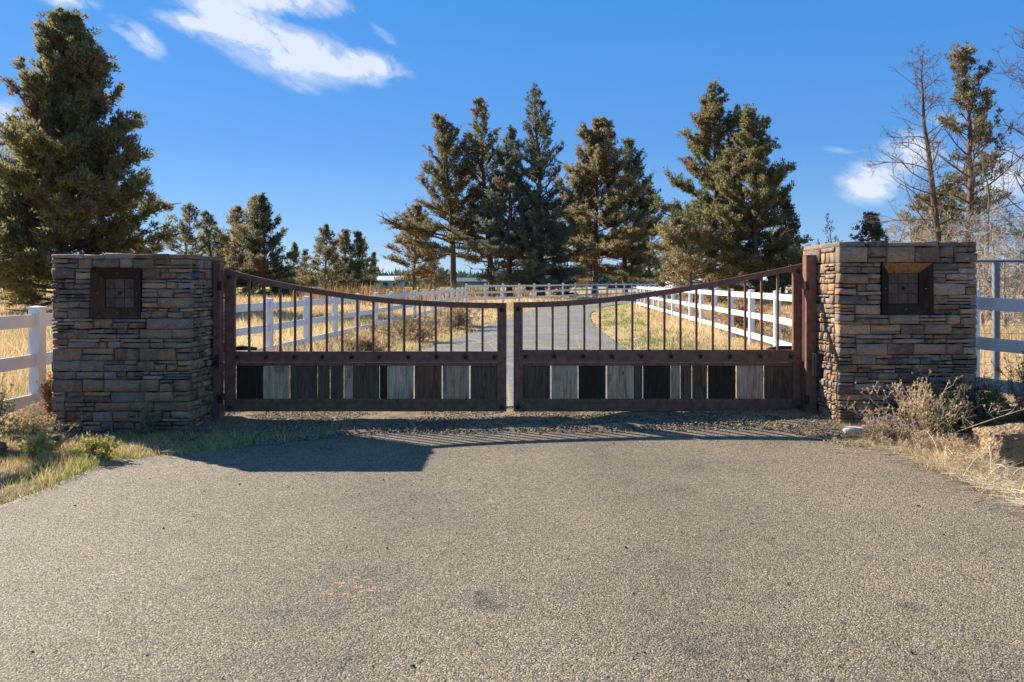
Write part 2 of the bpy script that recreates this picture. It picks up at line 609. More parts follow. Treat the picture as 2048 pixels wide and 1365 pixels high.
def make_ground():
    u = np.linspace(-1, 1, 301)
    xs = 900 * np.sinh(u * 5.6) / math.sinh(5.6)
    v = np.linspace(0, 1, 361)
    ys = 7.8 + np.where(True, 1, 1) * 1400 * np.sinh((v - 0.30) / 0.70 * 6.3) / math.sinh(6.3)
    X, Y = np.meshgrid(xs, ys)
    Z = gz(X, Y)
    asp = in_asphalt(X, Y, 0.06)
    bump = 0.018 * np.sin(X * 3.1 + Y * 1.3) * np.sin(Y * 2.7 - X) + 0.012 * rng.standard_normal(X.shape)
    far = np.hypot(X, Y) > 60
    Z = Z + np.where(asp, -0.045, np.where(far, 0, bump + 0.012))
    n, mth = X.shape
    V = np.stack([X, Y, Z], -1).reshape(-1, 3)
    i = np.arange(n * mth).reshape(n, mth)
    f = np.stack([i[:-1, :-1], i[:-1, 1:], i[1:, 1:], i[1:, :-1]], -1).reshape(-1, 4)
    o = np_obj('ground', V, f, M['ground'], smooth=True)
    tag(o, kind='structure')


make_ground()


def make_apron():
    ny, nx = 150, 120
    V = np.zeros((ny, nx, 3))
    for j in range(nx):
        s = j / (nx - 1) * 2 - 1
        for i in range(ny):
            t = i / (ny - 1)
            xg = s * 3.52
            yf = float(apron_far(xg))
            y = -14 + (yf + 14) * (1 - (1 - t) ** 2.2)
            x = s * (float(apron_half(y)) + 0.04 * float(wob(y * 2.0, 2)))
            V[i, j] = (x, y, float(gz(x, y)) + 0.004)
    top = V.reshape(-1, 3)
    i = np.arange(ny * nx).reshape(ny, nx)
    f = np.stack([i[:-1, :-1], i[:-1, 1:], i[1:, 1:], i[1:, :-1]], -1).reshape(-1, 4)
    # skirt
    rim = np.concatenate([i[:, 0][::-1], i[0, 1:], i[1:, -1], i[-1, :-1][::-1]])
    low = top[rim].copy()
    low[:, 2] -= 0.07
    b = len(top)
    k = np.arange(len(rim))
    k2 = (k + 1) % len(rim)
    sk = np.stack([rim[k], b + k, b + k2, rim[k2]], -1)
    o = np_obj('asphalt_apron', np.vstack([top, low]), [f, sk], M['chipseal'], smooth=False)
    tag(o, kind='structure')


make_apron()


def make_drive():
    c = DC
    d = np.gradient(c[:, :2], axis=0)
    d /= np.linalg.norm(d, axis=1)[:, None]
    nrm = np.stack([d[:, 1], -d[:, 0]], 1)
    k = 9
    V = []
    for i in range(len(c)):
        for j in range(k):
            s = j / (k - 1) * 2 - 1
            hw = c[i, 2] + (0.05 * wob(i * 0.9, 5 + s) if abs(s) == 1 else 0)
            p = c[i, :2] + nrm[i] * s * hw
            V.append((p[0], p[1], float(gz(p[0], p[1])) + 0.006 + 0.02 * (1 - s * s)))
    V = np.array(V)
    i = np.arange(len(c) * k).reshape(len(c), k)
    f = np.stack([i[:-1, :-1], i[:-1, 1:], i[1:, 1:], i[1:, :-1]], -1).reshape(-1, 4)
    o = np_obj('driveway', V, f, M['drive'], smooth=True)
    tag(o, kind='structure')


make_drive()

# ------------------------------------------------------------------ stone pillars
PY0, PY1 = 8.27, 9.27


def stone_mesh(w, h, d, r, tint, rough=0.010):
    """one ledge stone: front face at y=0 looking to -y, from x 0..w, z 0..h, going back d. Returns V, faces, colours"""
    nx = 5 if w > 0.09 else 3
    nz = 3
    bu, bw = min(0.22, 0.011 / w), min(0.22, 0.008 / h)
    nx, nz = (5, 4) if w > 0.09 else (4, 4)
    us = np.array([0, bu, r.uniform(0.35, 0.65), 1 - bu, 1]) if nx == 5 else np.array([0, bu, 1 - bu, 1])
    ws = np.array([0, bw, 1 - bw, 1])
    tilt_x, tilt_z = r.uniform(-0.007, 0.007), r.uniform(-0.006, 0.006)
    V = []
    e = min(0.008, h * 0.16)
    for b in ws:
        for a in us:
            x = a * w
            z = b * h
            edge_x = a in (0, 1)
            edge_z = b in (0, 1)
            y = 0.0
            if edge_x or edge_z:
                y += 0.007 + r.random() * 0.006
            else:
                y -= r.random() * rough * 0.7 + tilt_x * a + tilt_z * b
            if edge_x and edge_z:
                y += 0.004
            if edge_z:
                z += (r.random() - 0.5) * min(0.016, h * 0.3) * (1 if 0 < a < 1 else 0.7)
            if edge_x:
                x += (r.random() - 0.5) * 0.014
            V.append((x, y, z))
    nf = len(V)
    i = np.arange(nf).reshape(nz, nx)
    quads = []
    for a in range(nz - 1):
        for b in range(nx - 1):
            quads.append((i[a, b], i[a, b + 1], i[a + 1, b + 1], i[a + 1, b]))
    ring = list(i[0, :]) + list(i[1:, -1]) + list(i[-1, :-1][::-1]) + list(i[1:-1, 0][::-1])
    back = []
    for q in ring:
        x, y, z = V[q]
        back.append(len(V))
        V.append((x, d, z))
    n = len(ring)
    for k in range(n):
        quads.append((ring[k], back[k], back[(k + 1) % n], ring[(k + 1) % n]))
    V = np.array(V)
    col = np.tile(np.array(tint) * np.array([0.98, 0.85, 0.73]) * r.choice([0.5, 0.8, 1.0, 1.3]), (len(V), 1)) * (1 + 0.12 * r.standard_normal((len(V), 1)))
    return V, np.array(quads), np.clip(col, 0.01, 0.8)


STONE_TINTS = [(0.33, 0.255, 0.195), (0.40, 0.30, 0.22), (0.26, 0.23, 0.21), (0.44, 0.30, 0.18), (0.34, 0.215, 0.15), (0.28, 0.27, 0.27), (0.40, 0.335, 0.27), (0.20, 0.17, 0.16)]


def layout(u0, u1, bands, r):
    """cut each band into stones: list of (u, z, w, h)"""
    out = []
    for z0, z1 in bands:
        u = u0
        H = z1 - z0
        while u < u1 - 1e-4:
            w = r.uniform(0.13, 0.38)
            if u1 - (u + w) < 0.10:
                w = u1 - u
            k = r.random()
            if H < 0.06 or k < 0.36:
                out.append((u, z0, w, H))
            else:
                s = r.choice([0.33, 0.5, 0.62, 0.7]) if k < 0.95 else 0
                if s:
                    parts = [(z0, H * s), (z0 + H * s, H * (1 - s))]
                else:
                    parts = [(z0, H * 0.32), (z0 + H * 0.32, H * 0.34), (z0 + H * 0.66, H * 0.34)]
                for (zz, hh) in parts:
                    if w > 0.2 and r.random() < 0.45:
                        c = r.uniform(0.3, 0.7) * w
                        out.append((u, zz, c, hh))
                        out.append((u + c, zz, w - c, hh))
                    else:
                        out.append((u, zz, w, hh))
            u += w
    return out


def star_poly(cx, cz, r0, r1=None, rot=0.0):
    r1 = r1 or r0 * 0.42
    return [(cx + (r0 if k % 2 == 0 else r1) * math.sin(rot + k * math.pi / 5), cz + (r0 if k % 2 == 0 else r1) * math.cos(rot + k * math.pi / 5)) for k in range(10)]


def star(name, cx, cz, r0, y, mat, parent, rot=0.0):
    """raised barn star, ridged: centre stands proud"""
    p = star_poly(cx, cz, r0, rot=rot)
    V = [(x, y, z) for x, z in p] + [(cx, y - r0 * 0.32, cz)]
    F_ = [((k + 1) % 10, k, 10) for k in range(10)]
    b = MB()
    b.add(V, [f[::-1] for f in F_] + [tuple(range(10))])
    return b.build(name, mat, parent)


def pillar(x0, x1, inner, zb, zt, hole, label, seed, lit_top):
    r = np.random.default_rng(seed)
    root = empty('stone_pillar', ((x0 + x1) / 2, (PY0 + PY1) / 2, zb))
    tag(root, label, 'stone pillar', 'stone pillars either side of the gate')
    ox, oy, oz = root.location
    hx0, hx1, hz0, hz1 = hole
    d = 0.055
    cm = MB()
    cm.box((x0 + 0.045 - ox, PY0 + 0.16 - oy, -0.15), (x1 - 0.045 - ox, PY1 - 0.045 - oy, zt - zb - 0.045))
    # core pieces round the niche
    cm.box((x0 + 0.045 - ox, PY0 + 0.045 - oy, -0.15), (x1 - 0.045 - ox, PY0 + 0.16 - oy, hz0 - zb - 0.004))
    cm.box((x0 + 0.045 - ox, PY0 + 0.045 - oy, hz1 - zb + 0.004), (x1 - 0.045 - ox, PY0 + 0.16 - oy, zt - zb - 0.045))
    cm.box((x0 + 0.045 - ox, PY0 + 0.045 - oy, hz0 - zb - 0.004), (hx0 - 0.004 - ox, PY0 + 0.16 - oy, hz1 - zb + 0.004))
    cm.box((hx1 + 0.004 - ox, PY0 + 0.045 - oy, hz0 - zb - 0.004), (x1 - 0.045 - ox, PY0 + 0.16 - oy, hz1 - zb + 0.004))
    cm.build('core', M['mortar'], root)

    def cuts(a, b, n):
        e = np.linspace(a, b, n + 1)
        e[1:-1] += r.uniform(-0.014, 0.014, n - 1)
        return [(e[i], e[i + 1]) for i in range(n)]
    cap_h = 0.05
    low = cuts(zb - 0.10, hz0, 12)
    mid = cuts(hz0, hz1, 5)
    top = cuts(hz1, zt - cap_h, 1)
    allb = low + mid + top
    side_bands = []
    stones = []   # (kind, origin, axis, w,h,d)
    inner_right = inner > (x0 + x1) / 2
    for band_set, rngs in ((low, [(x0, x1)]), (mid, [(x0, hx0 - 0.003), (hx1 + 0.003, x1)]), (top, [(x0, x1)])):
        for a, b in rngs:
            for (u, z, w, h) in layout(a, b, band_set, r):
                if z + h > zt - cap_h + 0.001:
                    h = zt - cap_h - z
                dd = d
                corner = abs(u - x0) < 1e-3 or abs(u + w - x1) < 1e-3
                if corner:
                    dd = 0.10
                stones.append(('front', u, z, w, h, dd))
    sd = layout(PY0 + 0.10, PY1, allb, r)
    sd2 = layout(PY0 + 0.10, PY1, allb, r)
    bk = layout(x0 + 0.06, x1 - 0.06, allb, r)
    caps = []
    u = x0
    while u < x1 - 1e-4:
        w = r.uniform(0.13, 0.38)
        if x1 - u - w < 0.1:
            w = x1 - u
        caps.append((u, w))
        u += w
    n_ind = 0

    def emit(V, q, col, name='stone'):
        nonlocal n_ind
        np_obj(name, V - np.array([ox, oy, oz]), q, M['stone'], col, root)
        n_ind += 1

    for (_, u, z, w, h, dd) in stones:
        g = 0.0035
        tint = STONE_TINTS[r.integers(len(STONE_TINTS))]
        V, q, c = stone_mesh(w - 2 * g, h - 2 * g, dd, r, tint)
        V = V + np.array([u + g, PY0 + r.uniform(-0.018, 0.012), z + g])
        emit(V, q, c)
    stuffV, stuffF, stuffC, nb = [], [], [], 0
    for face, lay in (('inner', sd), ('outer', sd2), ('back', bk)):
        for (u, z, w, h) in lay:
            if z + h > zt - cap_h + 0.001:
                h = zt - cap_h - z
            if h < 0.012:
                continue
            g = 0.0035
            # the narrow side is laid in shorter, rougher stones
            pieces = [(u, w)]
            if face == 'inner' and w > 0.17:
                pieces = [(u, w * 0.5), (u + w * 0.5, w * 0.5)]
            for (uu, ww) in pieces:
                tint = STONE_TINTS[r.integers(len(STONE_TINTS))]
                V, q, c = stone_mesh(ww - 2 * g, h - 2 * g, d, r, tint, 0.014)
                off = r.uniform(-0.016, 0.012)
                if face == 'back':
                    V = np.stack([x1 - (V[:, 0] + uu + g - x0), PY1 - off - V[:, 1], V[:, 2] + z + g], 1)
                else:
                    right = (face == 'inner') == inner_right
                    if right:    # face looks to +x
                        V = np.stack([x1 + off * -1 - V[:, 1], V[:, 0] + uu + g, V[:, 2] + z + g], 1)
                    else:
                        V = np.stack([x0 + off + V[:, 1], PY1 - (V[:, 0] + uu + g - (PY0 + 0.10)), V[:, 2] + z + g], 1)
                if face == 'inner' and n_ind < 284:
                    emit(V, q, c)
                else:
                    stuffV.append(V)
                    stuffF.append(q + nb)
                    stuffC.append(c)
                    nb += len(V)
    if stuffV:
        o = np_obj('stone_facing', np.vstack(stuffV) - np.array([ox, oy, oz]), np.vstack(stuffF), M['stone'], np.vstack(stuffC), root)
        tag(o, kind='stuff')
    for (u, w) in caps:
        g = 0.003
        tint = STONE_TINTS[r.integers(len(STONE_TINTS))]
        V, q, c = stone_mesh(w - 2 * g, cap_h + r.uniform(-0.010, 0.008), PY1 - PY0, r, tint)
        V = V + np.array([u + g, PY0 + r.uniform(-0.012, 0.010), zt - cap_h + 0.001])
        # break up the back edge a little
        emit(V, q, c, 'cap_stone')
    # niche with sloping timber boards and nine tiles
    dep = 0.085
    b = MB()
    b.box((hx0 - ox, PY0 + dep + 0.02 - oy, hz0 - oz), (hx1 - ox, PY0 + dep + 0.045 - oy, hz1 - oz))
    back = b.build('niche_back', M['mortar'], root)
    m = 0.108
    O = [(hx0, hz0), (hx1, hz0), (hx1, hz1), (hx0, hz1)]
    I = [(hx0 + m, hz0 + m), (hx1 - m, hz0 + m), (hx1 - m, hz1 - m), (hx0 + m, hz1 - m)]
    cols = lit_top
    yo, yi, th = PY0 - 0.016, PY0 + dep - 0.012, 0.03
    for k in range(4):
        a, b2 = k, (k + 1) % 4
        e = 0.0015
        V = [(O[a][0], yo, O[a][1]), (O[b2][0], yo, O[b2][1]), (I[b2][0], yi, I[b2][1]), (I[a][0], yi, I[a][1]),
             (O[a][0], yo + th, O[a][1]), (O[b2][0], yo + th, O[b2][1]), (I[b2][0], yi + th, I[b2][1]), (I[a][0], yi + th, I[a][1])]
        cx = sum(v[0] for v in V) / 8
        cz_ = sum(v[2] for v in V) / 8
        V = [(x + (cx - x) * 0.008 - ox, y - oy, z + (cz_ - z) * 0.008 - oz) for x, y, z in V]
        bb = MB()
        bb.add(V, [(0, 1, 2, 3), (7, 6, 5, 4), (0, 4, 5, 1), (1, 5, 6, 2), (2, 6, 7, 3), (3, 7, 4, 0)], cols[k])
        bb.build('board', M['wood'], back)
        sx, sz = (O[a][0] + O[b2][0] + I[a][0] + I[b2][0]) / 4, (O[a][1] + O[b2][1] + I[a][1] + I[b2][1]) / 4
        sb = MB()
        sb.tube([(sx - ox, (yo + yi) / 2 - 0.006 - oy, sz - oz), (sx - ox, (yo + yi) / 2 + 0.01 - oy, sz - oz)], 0.005, 8, (0.35, 0.33, 0.3))
        sb.build('screw', M['grit'], back)
    tw = (hx1 - hx0 - 2 * m) / 3
    tz = (hz1 - hz0 - 2 * m) / 3
    for i in range(3):
        for j in range(3):
            tb = MB()
            cc = [(0.115, 0.078, 0.062), (0.135, 0.09, 0.066), (0.10, 0.074, 0.064), (0.15, 0.105, 0.076)][r.integers(4)]
            xx = hx0 + m + i * tw - ox
            zz = hz0 + m + j * tz - oz
            tb.box((xx + 0.002, PY0 + dep - 0.004 - oy, zz + 0.002), (xx + tw - 0.002, PY0 + dep + 0.018 - oy, zz + tz - 0.002), cc, bev=0.002)
            tb.build('tile', M['tile'], back)
    star('star', (hx0 + hx1) / 2 - ox, (hz0 + hz1) / 2 - oz, 0.033, PY0 + dep - 0.005 - oy, M['black'], back)
    return root


DKW = (0.055, 0.035, 0.025)
MDW = (0.11, 0.055, 0.03)
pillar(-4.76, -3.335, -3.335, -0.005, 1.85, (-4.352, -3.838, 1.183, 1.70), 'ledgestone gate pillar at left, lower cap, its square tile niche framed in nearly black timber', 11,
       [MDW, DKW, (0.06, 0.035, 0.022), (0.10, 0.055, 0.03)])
pillar(3.375, 4.81, 3.375, 0.10, 1.975, (3.82, 4.347, 1.222, 1.757), 'ledgestone gate pillar at right beside the shrubs, board over its tile niche coloured orange-brown as if lit', 23,
       [(0.07, 0.04, 0.025), (0.05, 0.03, 0.022), (0.34, 0.17, 0.075), (0.035, 0.025, 0.02)])  # top board's orange puts the warm light on its underside into the colour

# ------------------------------------------------------------------ gates
GY = 9.05


def gx(px):
    return (px - 1024) * GY / 1600.0


def gzz(py):
    return CAMZ - (py - 566) * GY / 1600.0


PLANK = dict(K=(0.050, 0.035, 0.024), D=(0.14, 0.093, 0.056), B=(0.15, 0.095, 0.058), L=(0.55, 0.39, 0.245), G=(0.42, 0.30, 0.185), R=(0.20, 0.10, 0.055), M=(0.16, 0.15, 0.145))


def gate(side, xl, xr, curve, bars, planks, stars, label):
    root = empty('driveway_gate', ((xl + xr) / 2, GY, 0.096))
    tag(root, label, 'gate', 'pair of driveway gates')
    ox, oy, oz = root.location
    T = 0.025      # half depth of the tube frame
    hw, fw = 0.118, 0.104
    lw, rw = (hw, fw) if side < 0 else (fw, hw)
    cx = np.array([gx(p) for p, _ in curve])
    cz = np.array([gzz(q) for _, q in curve])
    pf = np.polyfit(cx, cz, 3)
    top = lambda x: float(np.polyval(pf, x))
    zb, zr0, zr1 = gzz(823), gzz(806), gzz(724.5)
    zm = gzz(703 if side < 0 else 700)
    th = 0.062

    def bx(name, lo, hi, mat=M['brown'], bev=0.004, col=None):
        b = MB()
        b.box((lo[0] - ox, lo[1] - oy, lo[2] - oz), (hi[0] - ox, hi[1] - oy, hi[2] - oz), col, bev=bev)
        return b.build(name, mat, root)

    # stiles with sloped tops
    for (a, b_) in ((xl, xl + lw), (xr - rw, xr)):
        za, zb2 = top(a) - 0.004, top(b_) - 0.004
        m = MB()
        m.prism([(a - ox, zb - oz), (b_ - ox, zb - oz), (b_ - ox, zb2 - oz), (a - ox, za - oz)], -T, T)
        m.build('stile', M['brown'], root)
    xi0, xi1 = xl + lw, xr - rw
    # curved top rail
    n = 28
    xs = np.linspace(xl, xr, n + 1)
    V, F_ = [], []
    T2 = T + 0.004
    for x in xs:
        zt = top(x)
        for (yy, zz) in ((-T2, zt - th), (T2, zt - th), (T2, zt), (-T2, zt)):
            V.append((x - ox, yy, zz - oz))
    for i in range(n):
        for k in range(4):
            a, b_ = i * 4 + k, i * 4 + (k + 1) % 4
            F_.append((a, b_, b_ + 4, a + 4))
    F_.append((3, 2, 1, 0))
    F_.append(tuple(n * 4 + k for k in range(4)))
    m = MB()
    m.add(V, F_)
    m.build('top_rail', M['brown'], root)
    bx('bottom_rail', (xi0, GY - T + 0.002, zb), (xi1, GY + T - 0.002, zr0))
    bx('middle_rail', (xi0, GY - T + 0.002, zr1), (xi1, GY + T - 0.002, zm))
    # angle strips holding the planks
    zs0, zs1 = gzz(797.5), gzz(731.5)
    bx('clamp_strip', (xi0 + 0.004, GY - 0.020, zr0 + 0.002), (xi1 - 0.004, GY - 0.006, zs0), bev=0.002)
    bx('clamp_strip', (xi0 + 0.004, GY - 0.020, zs1), (xi1 - 0.004, GY - 0.006, zr1 - 0.002), bev=0.002)
    nb = 9
    for k in range(nb):
        x = xi0 + 0.07 + (xi1 - xi0 - 0.14) * k / (nb - 1)
        for z in ((zr0 + zs0) / 2 + 0.003, (zs1 + zr1) / 2):
            b = MB()
            b.tube([(x - ox, -0.020, z - oz), (x - ox, -0.027, z - oz)], 0.008, 8)
            b.build('bolt', M['black'], root)
    for p in bars:
        x = gx(p)
        b = MB()
        w = 0.0125
        z1 = top(x) - th + 0.01
        b.box((x - w - ox, -w, zm - oz - 0.002), (x + w - ox, w, z1 - oz), bev=0.002)
        b.build('bar', M['brown'], root)
    for (a, b_, c) in planks:
        j = random.uniform(-0.003, 0.003)
        b = MB()
        b.box((gx(a) - ox, -0.004 + j, zr0 + 0.004 - oz), (gx(b_) - ox, 0.016 + j, zr1 - 0.004 - oz), PLANK[c], bev=0.003)
        b.build('plank', M['wood'], root)
    zst = (zr1 + zm) / 2
    ys = -T - 0.001
    for p in stars:
        star('star', gx(p) - ox, zst - oz, 0.043, ys + 0.002, M['black'], root)
    fx = xr - rw / 2 if side < 0 else xl + lw / 2
    hx = xl + lw / 2 if side < 0 else xr - rw / 2
    for (x, z) in ((fx, top(fx) - 0.075), (fx, zb + 0.05), (hx, top(hx) - 0.075), (hx, zb + 0.05)):
        star('star', x - ox, z - oz, 0.043, -T2 - 0.001, M['black'], root, 0.12)
    # hinge barrels
    xe = xl if side < 0 else xr
    for z in (gzz(572), gzz(794)):
        b = MB()
        b.box((xe - 0.050 - ox, -0.02, z - 0.035 - oz) if side < 0 else (xe + 0.002 - ox, -0.02, z - 0.035 - oz),
              (xe - 0.002 - ox, 0.02, z + 0.035 - oz) if side < 0 else (xe + 0.050 - ox, 0.02, z + 0.035 - oz))
        b.tube([(xe + side * 0.028 - ox, -0.024, z - 0.08 - oz), (xe + side * 0.028 - ox, -0.024, z + 0.08 - oz)], 0.013, 8)
        b.build('hinge', M['black'], root)
    return root


def zx(x, k, o):
    return o + x / k


LB = [(158, 315, 'K'), (318, 472, 'L'), (476, 636, 'D'), (640, 711, 'B'), (715, 793, 'B'), (797, 846, 'L'), (848, 1005, 'D'), (1008, 1053, 'K'), (1055, 1208, 'L'), (1215, 1375, 'R'), (1382, 1538, 'G'), (1547, 1706, 'B')]
RB = [(132, 297, 'D'), (305, 460, 'L'), (466, 627, 'K'), (635, 790, 'L'), (792, 845, 'B'), (850, 1012, 'K'), (1015, 1068, 'G'), (1072, 1136, 'B'), (1141, 1228, 'B'), (1235, 1397, 'K'), (1404, 1562, 'L'), (1568, 1735, 'D')]
gate(-1, gx(450), gx(1013), [(450, 537), (520, 557), (588, 569), (650, 580), (713, 589), (807, 599.4), (908, 604.2), (1013, 606)],
     [zx(v, 2.968, 420) for v in (233, 323, 418, 505, 600, 693, 785, 875, 970, 1062, 1153, 1245, 1340, 1432, 1525, 1618)],
     [(zx(a, 2.968, 420), zx(b, 2.968, 420), c) for a, b, c in LB],
     [zx(v, 2.968, 420) for v in (168, 337, 505, 671, 843, 1008, 1180, 1348, 1518, 1688)],
     'brown steel gate leaf hung on the left pillar, top rail falling to the right')
gate(1, gx(1027), gx(1606), [(1027, 605), (1135, 601), (1236, 592.7), (1303, 584), (1371, 572.5), (1430, 561.5), (1489, 552), (1550, 539), (1606, 527)],
     [zx(v, 2.967, 1000) for v in (217, 312, 405, 500, 593, 690, 785, 880, 975, 1070, 1165, 1262, 1360, 1455, 1552, 1648)],
     [(zx(a, 2.967, 1000), zx(b, 2.967, 1000), c) for a, b, c in RB],
     [zx(v, 2.967, 1000) for v in (150, 320, 493, 663, 838, 1013, 1187, 1362, 1542, 1720)],
     'brown steel gate leaf hung on the right pillar, top rail rising to the right')


def gate_post(x0, x1, y0, y1, zb, zt, label, side):
    root = empty('gate_post', ((x0 + x1) / 2, (y0 + y1) / 2, zb))
    tag(root, label, 'gate post', 'brown steel gate posts')
    hx_, hy = (x1 - x0) / 2, (y1 - y0) / 2
    b = MB()
    b.box((-hx_, -hy, -0.2), (hx_, hy, zt - zb), bev=0.006)
    b.build('post', M['brown'], root)
    b = MB()
    b.box((-hx_ - 0.002, -hy - 0.002, zt - zb + 0.001), (hx_ + 0.002, hy + 0.002, zt - zb + 0.006))
    b.build('post_cap', M['brown'], root)
    for z in (gzz(572), gzz(794)):
        b = MB()
        s = -side
        xa, xb = (hx_ - 0.03, hx_ + 0.014) if s > 0 else (-hx_ - 0.014, -hx_ + 0.03)
        b.box((xa, -hy - 0.012, z - zb - 0.05), (xb, -hy + 0.02, z - zb + 0.05), bev=0.003)
        b.build('hinge_bracket', M['black'], root)
    # opener bracket and control box fixed to the post
    b = MB()
    s = -side
    b.box((-0.05 - 0.055 * side * -1 * -1, -hy - 0.05, 0.62), (0.03, -hy - 0.004, 0.75), bev=0.004)
    for k in range(3):
        b.box((-0.02, -hy - 0.058, 0.635 + 0.035 * k), (0.01, -hy - 0.05, 0.65 + 0.035 * k))
    b.build('latch_box', M['black'], root) if side < 0 else None
    return root


gate_post(-3.385 + 0.06, -3.255 + 0.045 - 0.03, 8.88, 9.0, 0.0, 1.782, 'square brown gate post against the left pillar', -1)
gate_post(3.245, 3.365, 8.82, 8.94, 0.08, 1.85, 'square brown gate post against the right pillar, its left side sunlit', 1)


def opener(side, label):
    x = side * 3.29
    root = empty('gate_opener', (x, GY + 0.10, 0.80))
    tag(root, label, 'gate opener', 'gate opener arms behind the gates')
    b = MB()
    b.box((-0.045, -0.02, -0.05), (0.045, 0.05, 0.05), bev=0.006)
    b.build('bracket', M['black'], root)
    b = MB()
    b.tube([(-side * 0.05, 0.02, 0.0), (-side * 0.2, 0.04, 0.0), (-side * 0.36, 0.04, -0.01)], [0.030, 0.028, 0.018], 12)
    b.build('arm', M['black'], root, True)
    b = MB()
    b.box((-0.012, -0.028, -0.032), (0.012, -0.0205, -0.008))
    b.build('reflector', M['red'], root)
    return root


opener(-1, 'black tubular gate opener arm behind the left gate leaf')
opener(1, 'black tubular gate opener arm behind the right gate leaf')
b = MB()
b.box((3.30, 8.70, 0.52), (3.40, 8.80, 0.78), bev=0.008)
b.box((3.31, 8.692, 0.74), (3.39, 8.70, 0.765))
tag(b.build('control_box', M['black']), 'small black control box fixed low between brown post and right pillar', 'control box')


# ------------------------------------------------------------------ white rail fences
def post_mesh(h, w=0.127):
    b = MB()
    a = w / 2
    b.box((-a, -a, -0.3), (a, a, h - 0.035), bev=0.004)
    return b


def cap_mesh(h, w=0.127):
    b = MB()
    a = w / 2 + 0.006
    b.box((-a, -a, h - 0.035), (a, a, h - 0.012))
    V = [(-a, -a, h - 0.012), (a, -a, h - 0.012), (a, a, h - 0.012), (-a, a, h - 0.012), (0, 0, h + 0.004)]
    b.add(V, [(0, 1, 4), (1, 2, 4), (2, 3, 4), (3, 0, 4)])
    return b


def rail_fence(pts, h, rails, label, lift=None, group='white vinyl rail fences', far=False):
    root = empty('rail_fence', (pts[0][0], pts[0][1], 0))
    tag(root, label, 'fence', group)
    ox, oy, _ = root.location
    post0 = cap0 = None
    rail_cache = {}
    Z = [float(gz(x, y)) + (lift or 0) for x, y in pts]
    for i, (x, y) in enumerate(pts):
        if i + 1 < len(pts):
            dx, dy = pts[i + 1][0] - x, pts[i + 1][1] - y
        rz = math.atan2(dy, dx)
        if post0 is None:
            post0 = post_mesh(h).build('post', M['vinyl'], root)
            post0.location = (x - ox, y - oy, Z[i])
            post0.rotation_euler = (0, 0, rz)
            cap0 = cap_mesh(h).build('cap', M['vinyl'], post0)
        else:
            p = share(post0, root, (x - ox, y - oy, Z[i]), rz)
            share(cap0, p)
        if i + 1 < len(pts):
            x2, y2 = pts[i + 1]
            L = math.hypot(x2 - x, y2 - y)
            sag = math.atan2(Z[i + 1] - Z[i], L)
            for zr in rails:
                key = round(L, 2)
                if key not in rail_cache:
                    b = MB()
                    b.box((0.045, -0.019, -0.07), (L - 0.045, 0.019, 0.07), bev=0.004)
                    o = b.build('rail', M['vinyl'], root)
                    rail_cache[key] = o
                else:
                    o = share(rail_cache[key], root)
                o.location = (x - ox, y - oy, Z[i] + zr)
                o.rotation_euler = (0, -sag, rz)
    return root


def along(poly, step):
    poly = [np.array(p, float) for p in poly]
    out = [tuple(poly[0])]
    rest = step
    for a, b_ in zip(poly[:-1], poly[1:]):
        L = np.linalg.norm(b_ - a)
        s = rest
        while s <= L:
            out.append(tuple(a + (b_ - a) * s / L))
            s += step
        rest = s - L
    return out


RZ = (0.24, 0.683, 1.126)
left_line = [(-5.80 + 0.0525 * y, y) for y in [16.3 + 2.44 * k for k in range(-4, 16)]]
rail_fence(left_line, 1.29, RZ, 'white three rail fence running from beside the left pillar along the left field')
right_line = [(5.35, 12.7), (5.55, 15.1)] + [(4.645 + 0.0675 * y, y) for y in [17.6 + 2.44 * k for k in range(0, 15)]]
rail_fence(right_line, 1.38, (0.24, 0.74, 1.24), 'sunlit white three rail fence along the right side of the driveway')
curve = catmull([(-3.02, 52.9), (1.4, 61.5), (5.2, 68.5), (11.5, 81), (18.5, 97), (24, 112), (32, 119), (43, 121)], 12)
rail_fence(along([tuple(p) for p in curve], 2.6), 1.29, RZ, 'far white rail fence bending right behind the driveway under the junipers', 0.25)
rail_fence(along([(25, 92), (34, 98), (46, 100), (58, 96)], 2.6), 1.29, RZ, 'distant white rail fence behind the sunlit right fence', 0.5)
rail_fence([(5.17, 9.0), (6.67, 7.08), (8.17, 5.16)], 1.37, (0.32, 0.77, 1.215), 'white rail fence beside the right pillar, shaded blue-grey, next to the boulder')


def wire_fence():
    root = empty('wire_fence', (5.3, 10.2, 0))
    tag(root, 'grey steel pipe and square mesh fence behind the white fence at far right', 'fence')
    ox, oy, _ = root.location
    zt = 1.55 + 44 * 10.2 / 1600
    b = MB()
    b.tube([(-0.5, 0, zt), (9, 0.0, zt)], 0.022, 10)
    b.build('top_pipe', M['grey_steel'], root, True)
    for x in (0.87, 3.9, 6.9):
        b = MB()
        b.box((x - 0.035, -0.03, -0.2), (x + 0.035, 0.03, zt - 0.024), bev=0.004)
        b.build('post', M['grey_steel'], root)
    b = MB()
    z = 0.1
    while z < zt - 0.03:
        b.tube([(-0.5, 0.034, z), (9, 0.034, z)], 0.0028, 3, caps=False)
        z += 0.10
    x = -0.45
    while x < 9:
        b.tube([(x, 0.036, 0.05), (x, 0.036, zt - 0.02)], 0.0028, 3, caps=False)
        x += 0.10
    o = b.build('wire_mesh', M['grey_steel'], root)
    tag(o, kind='stuff')


wire_fence()


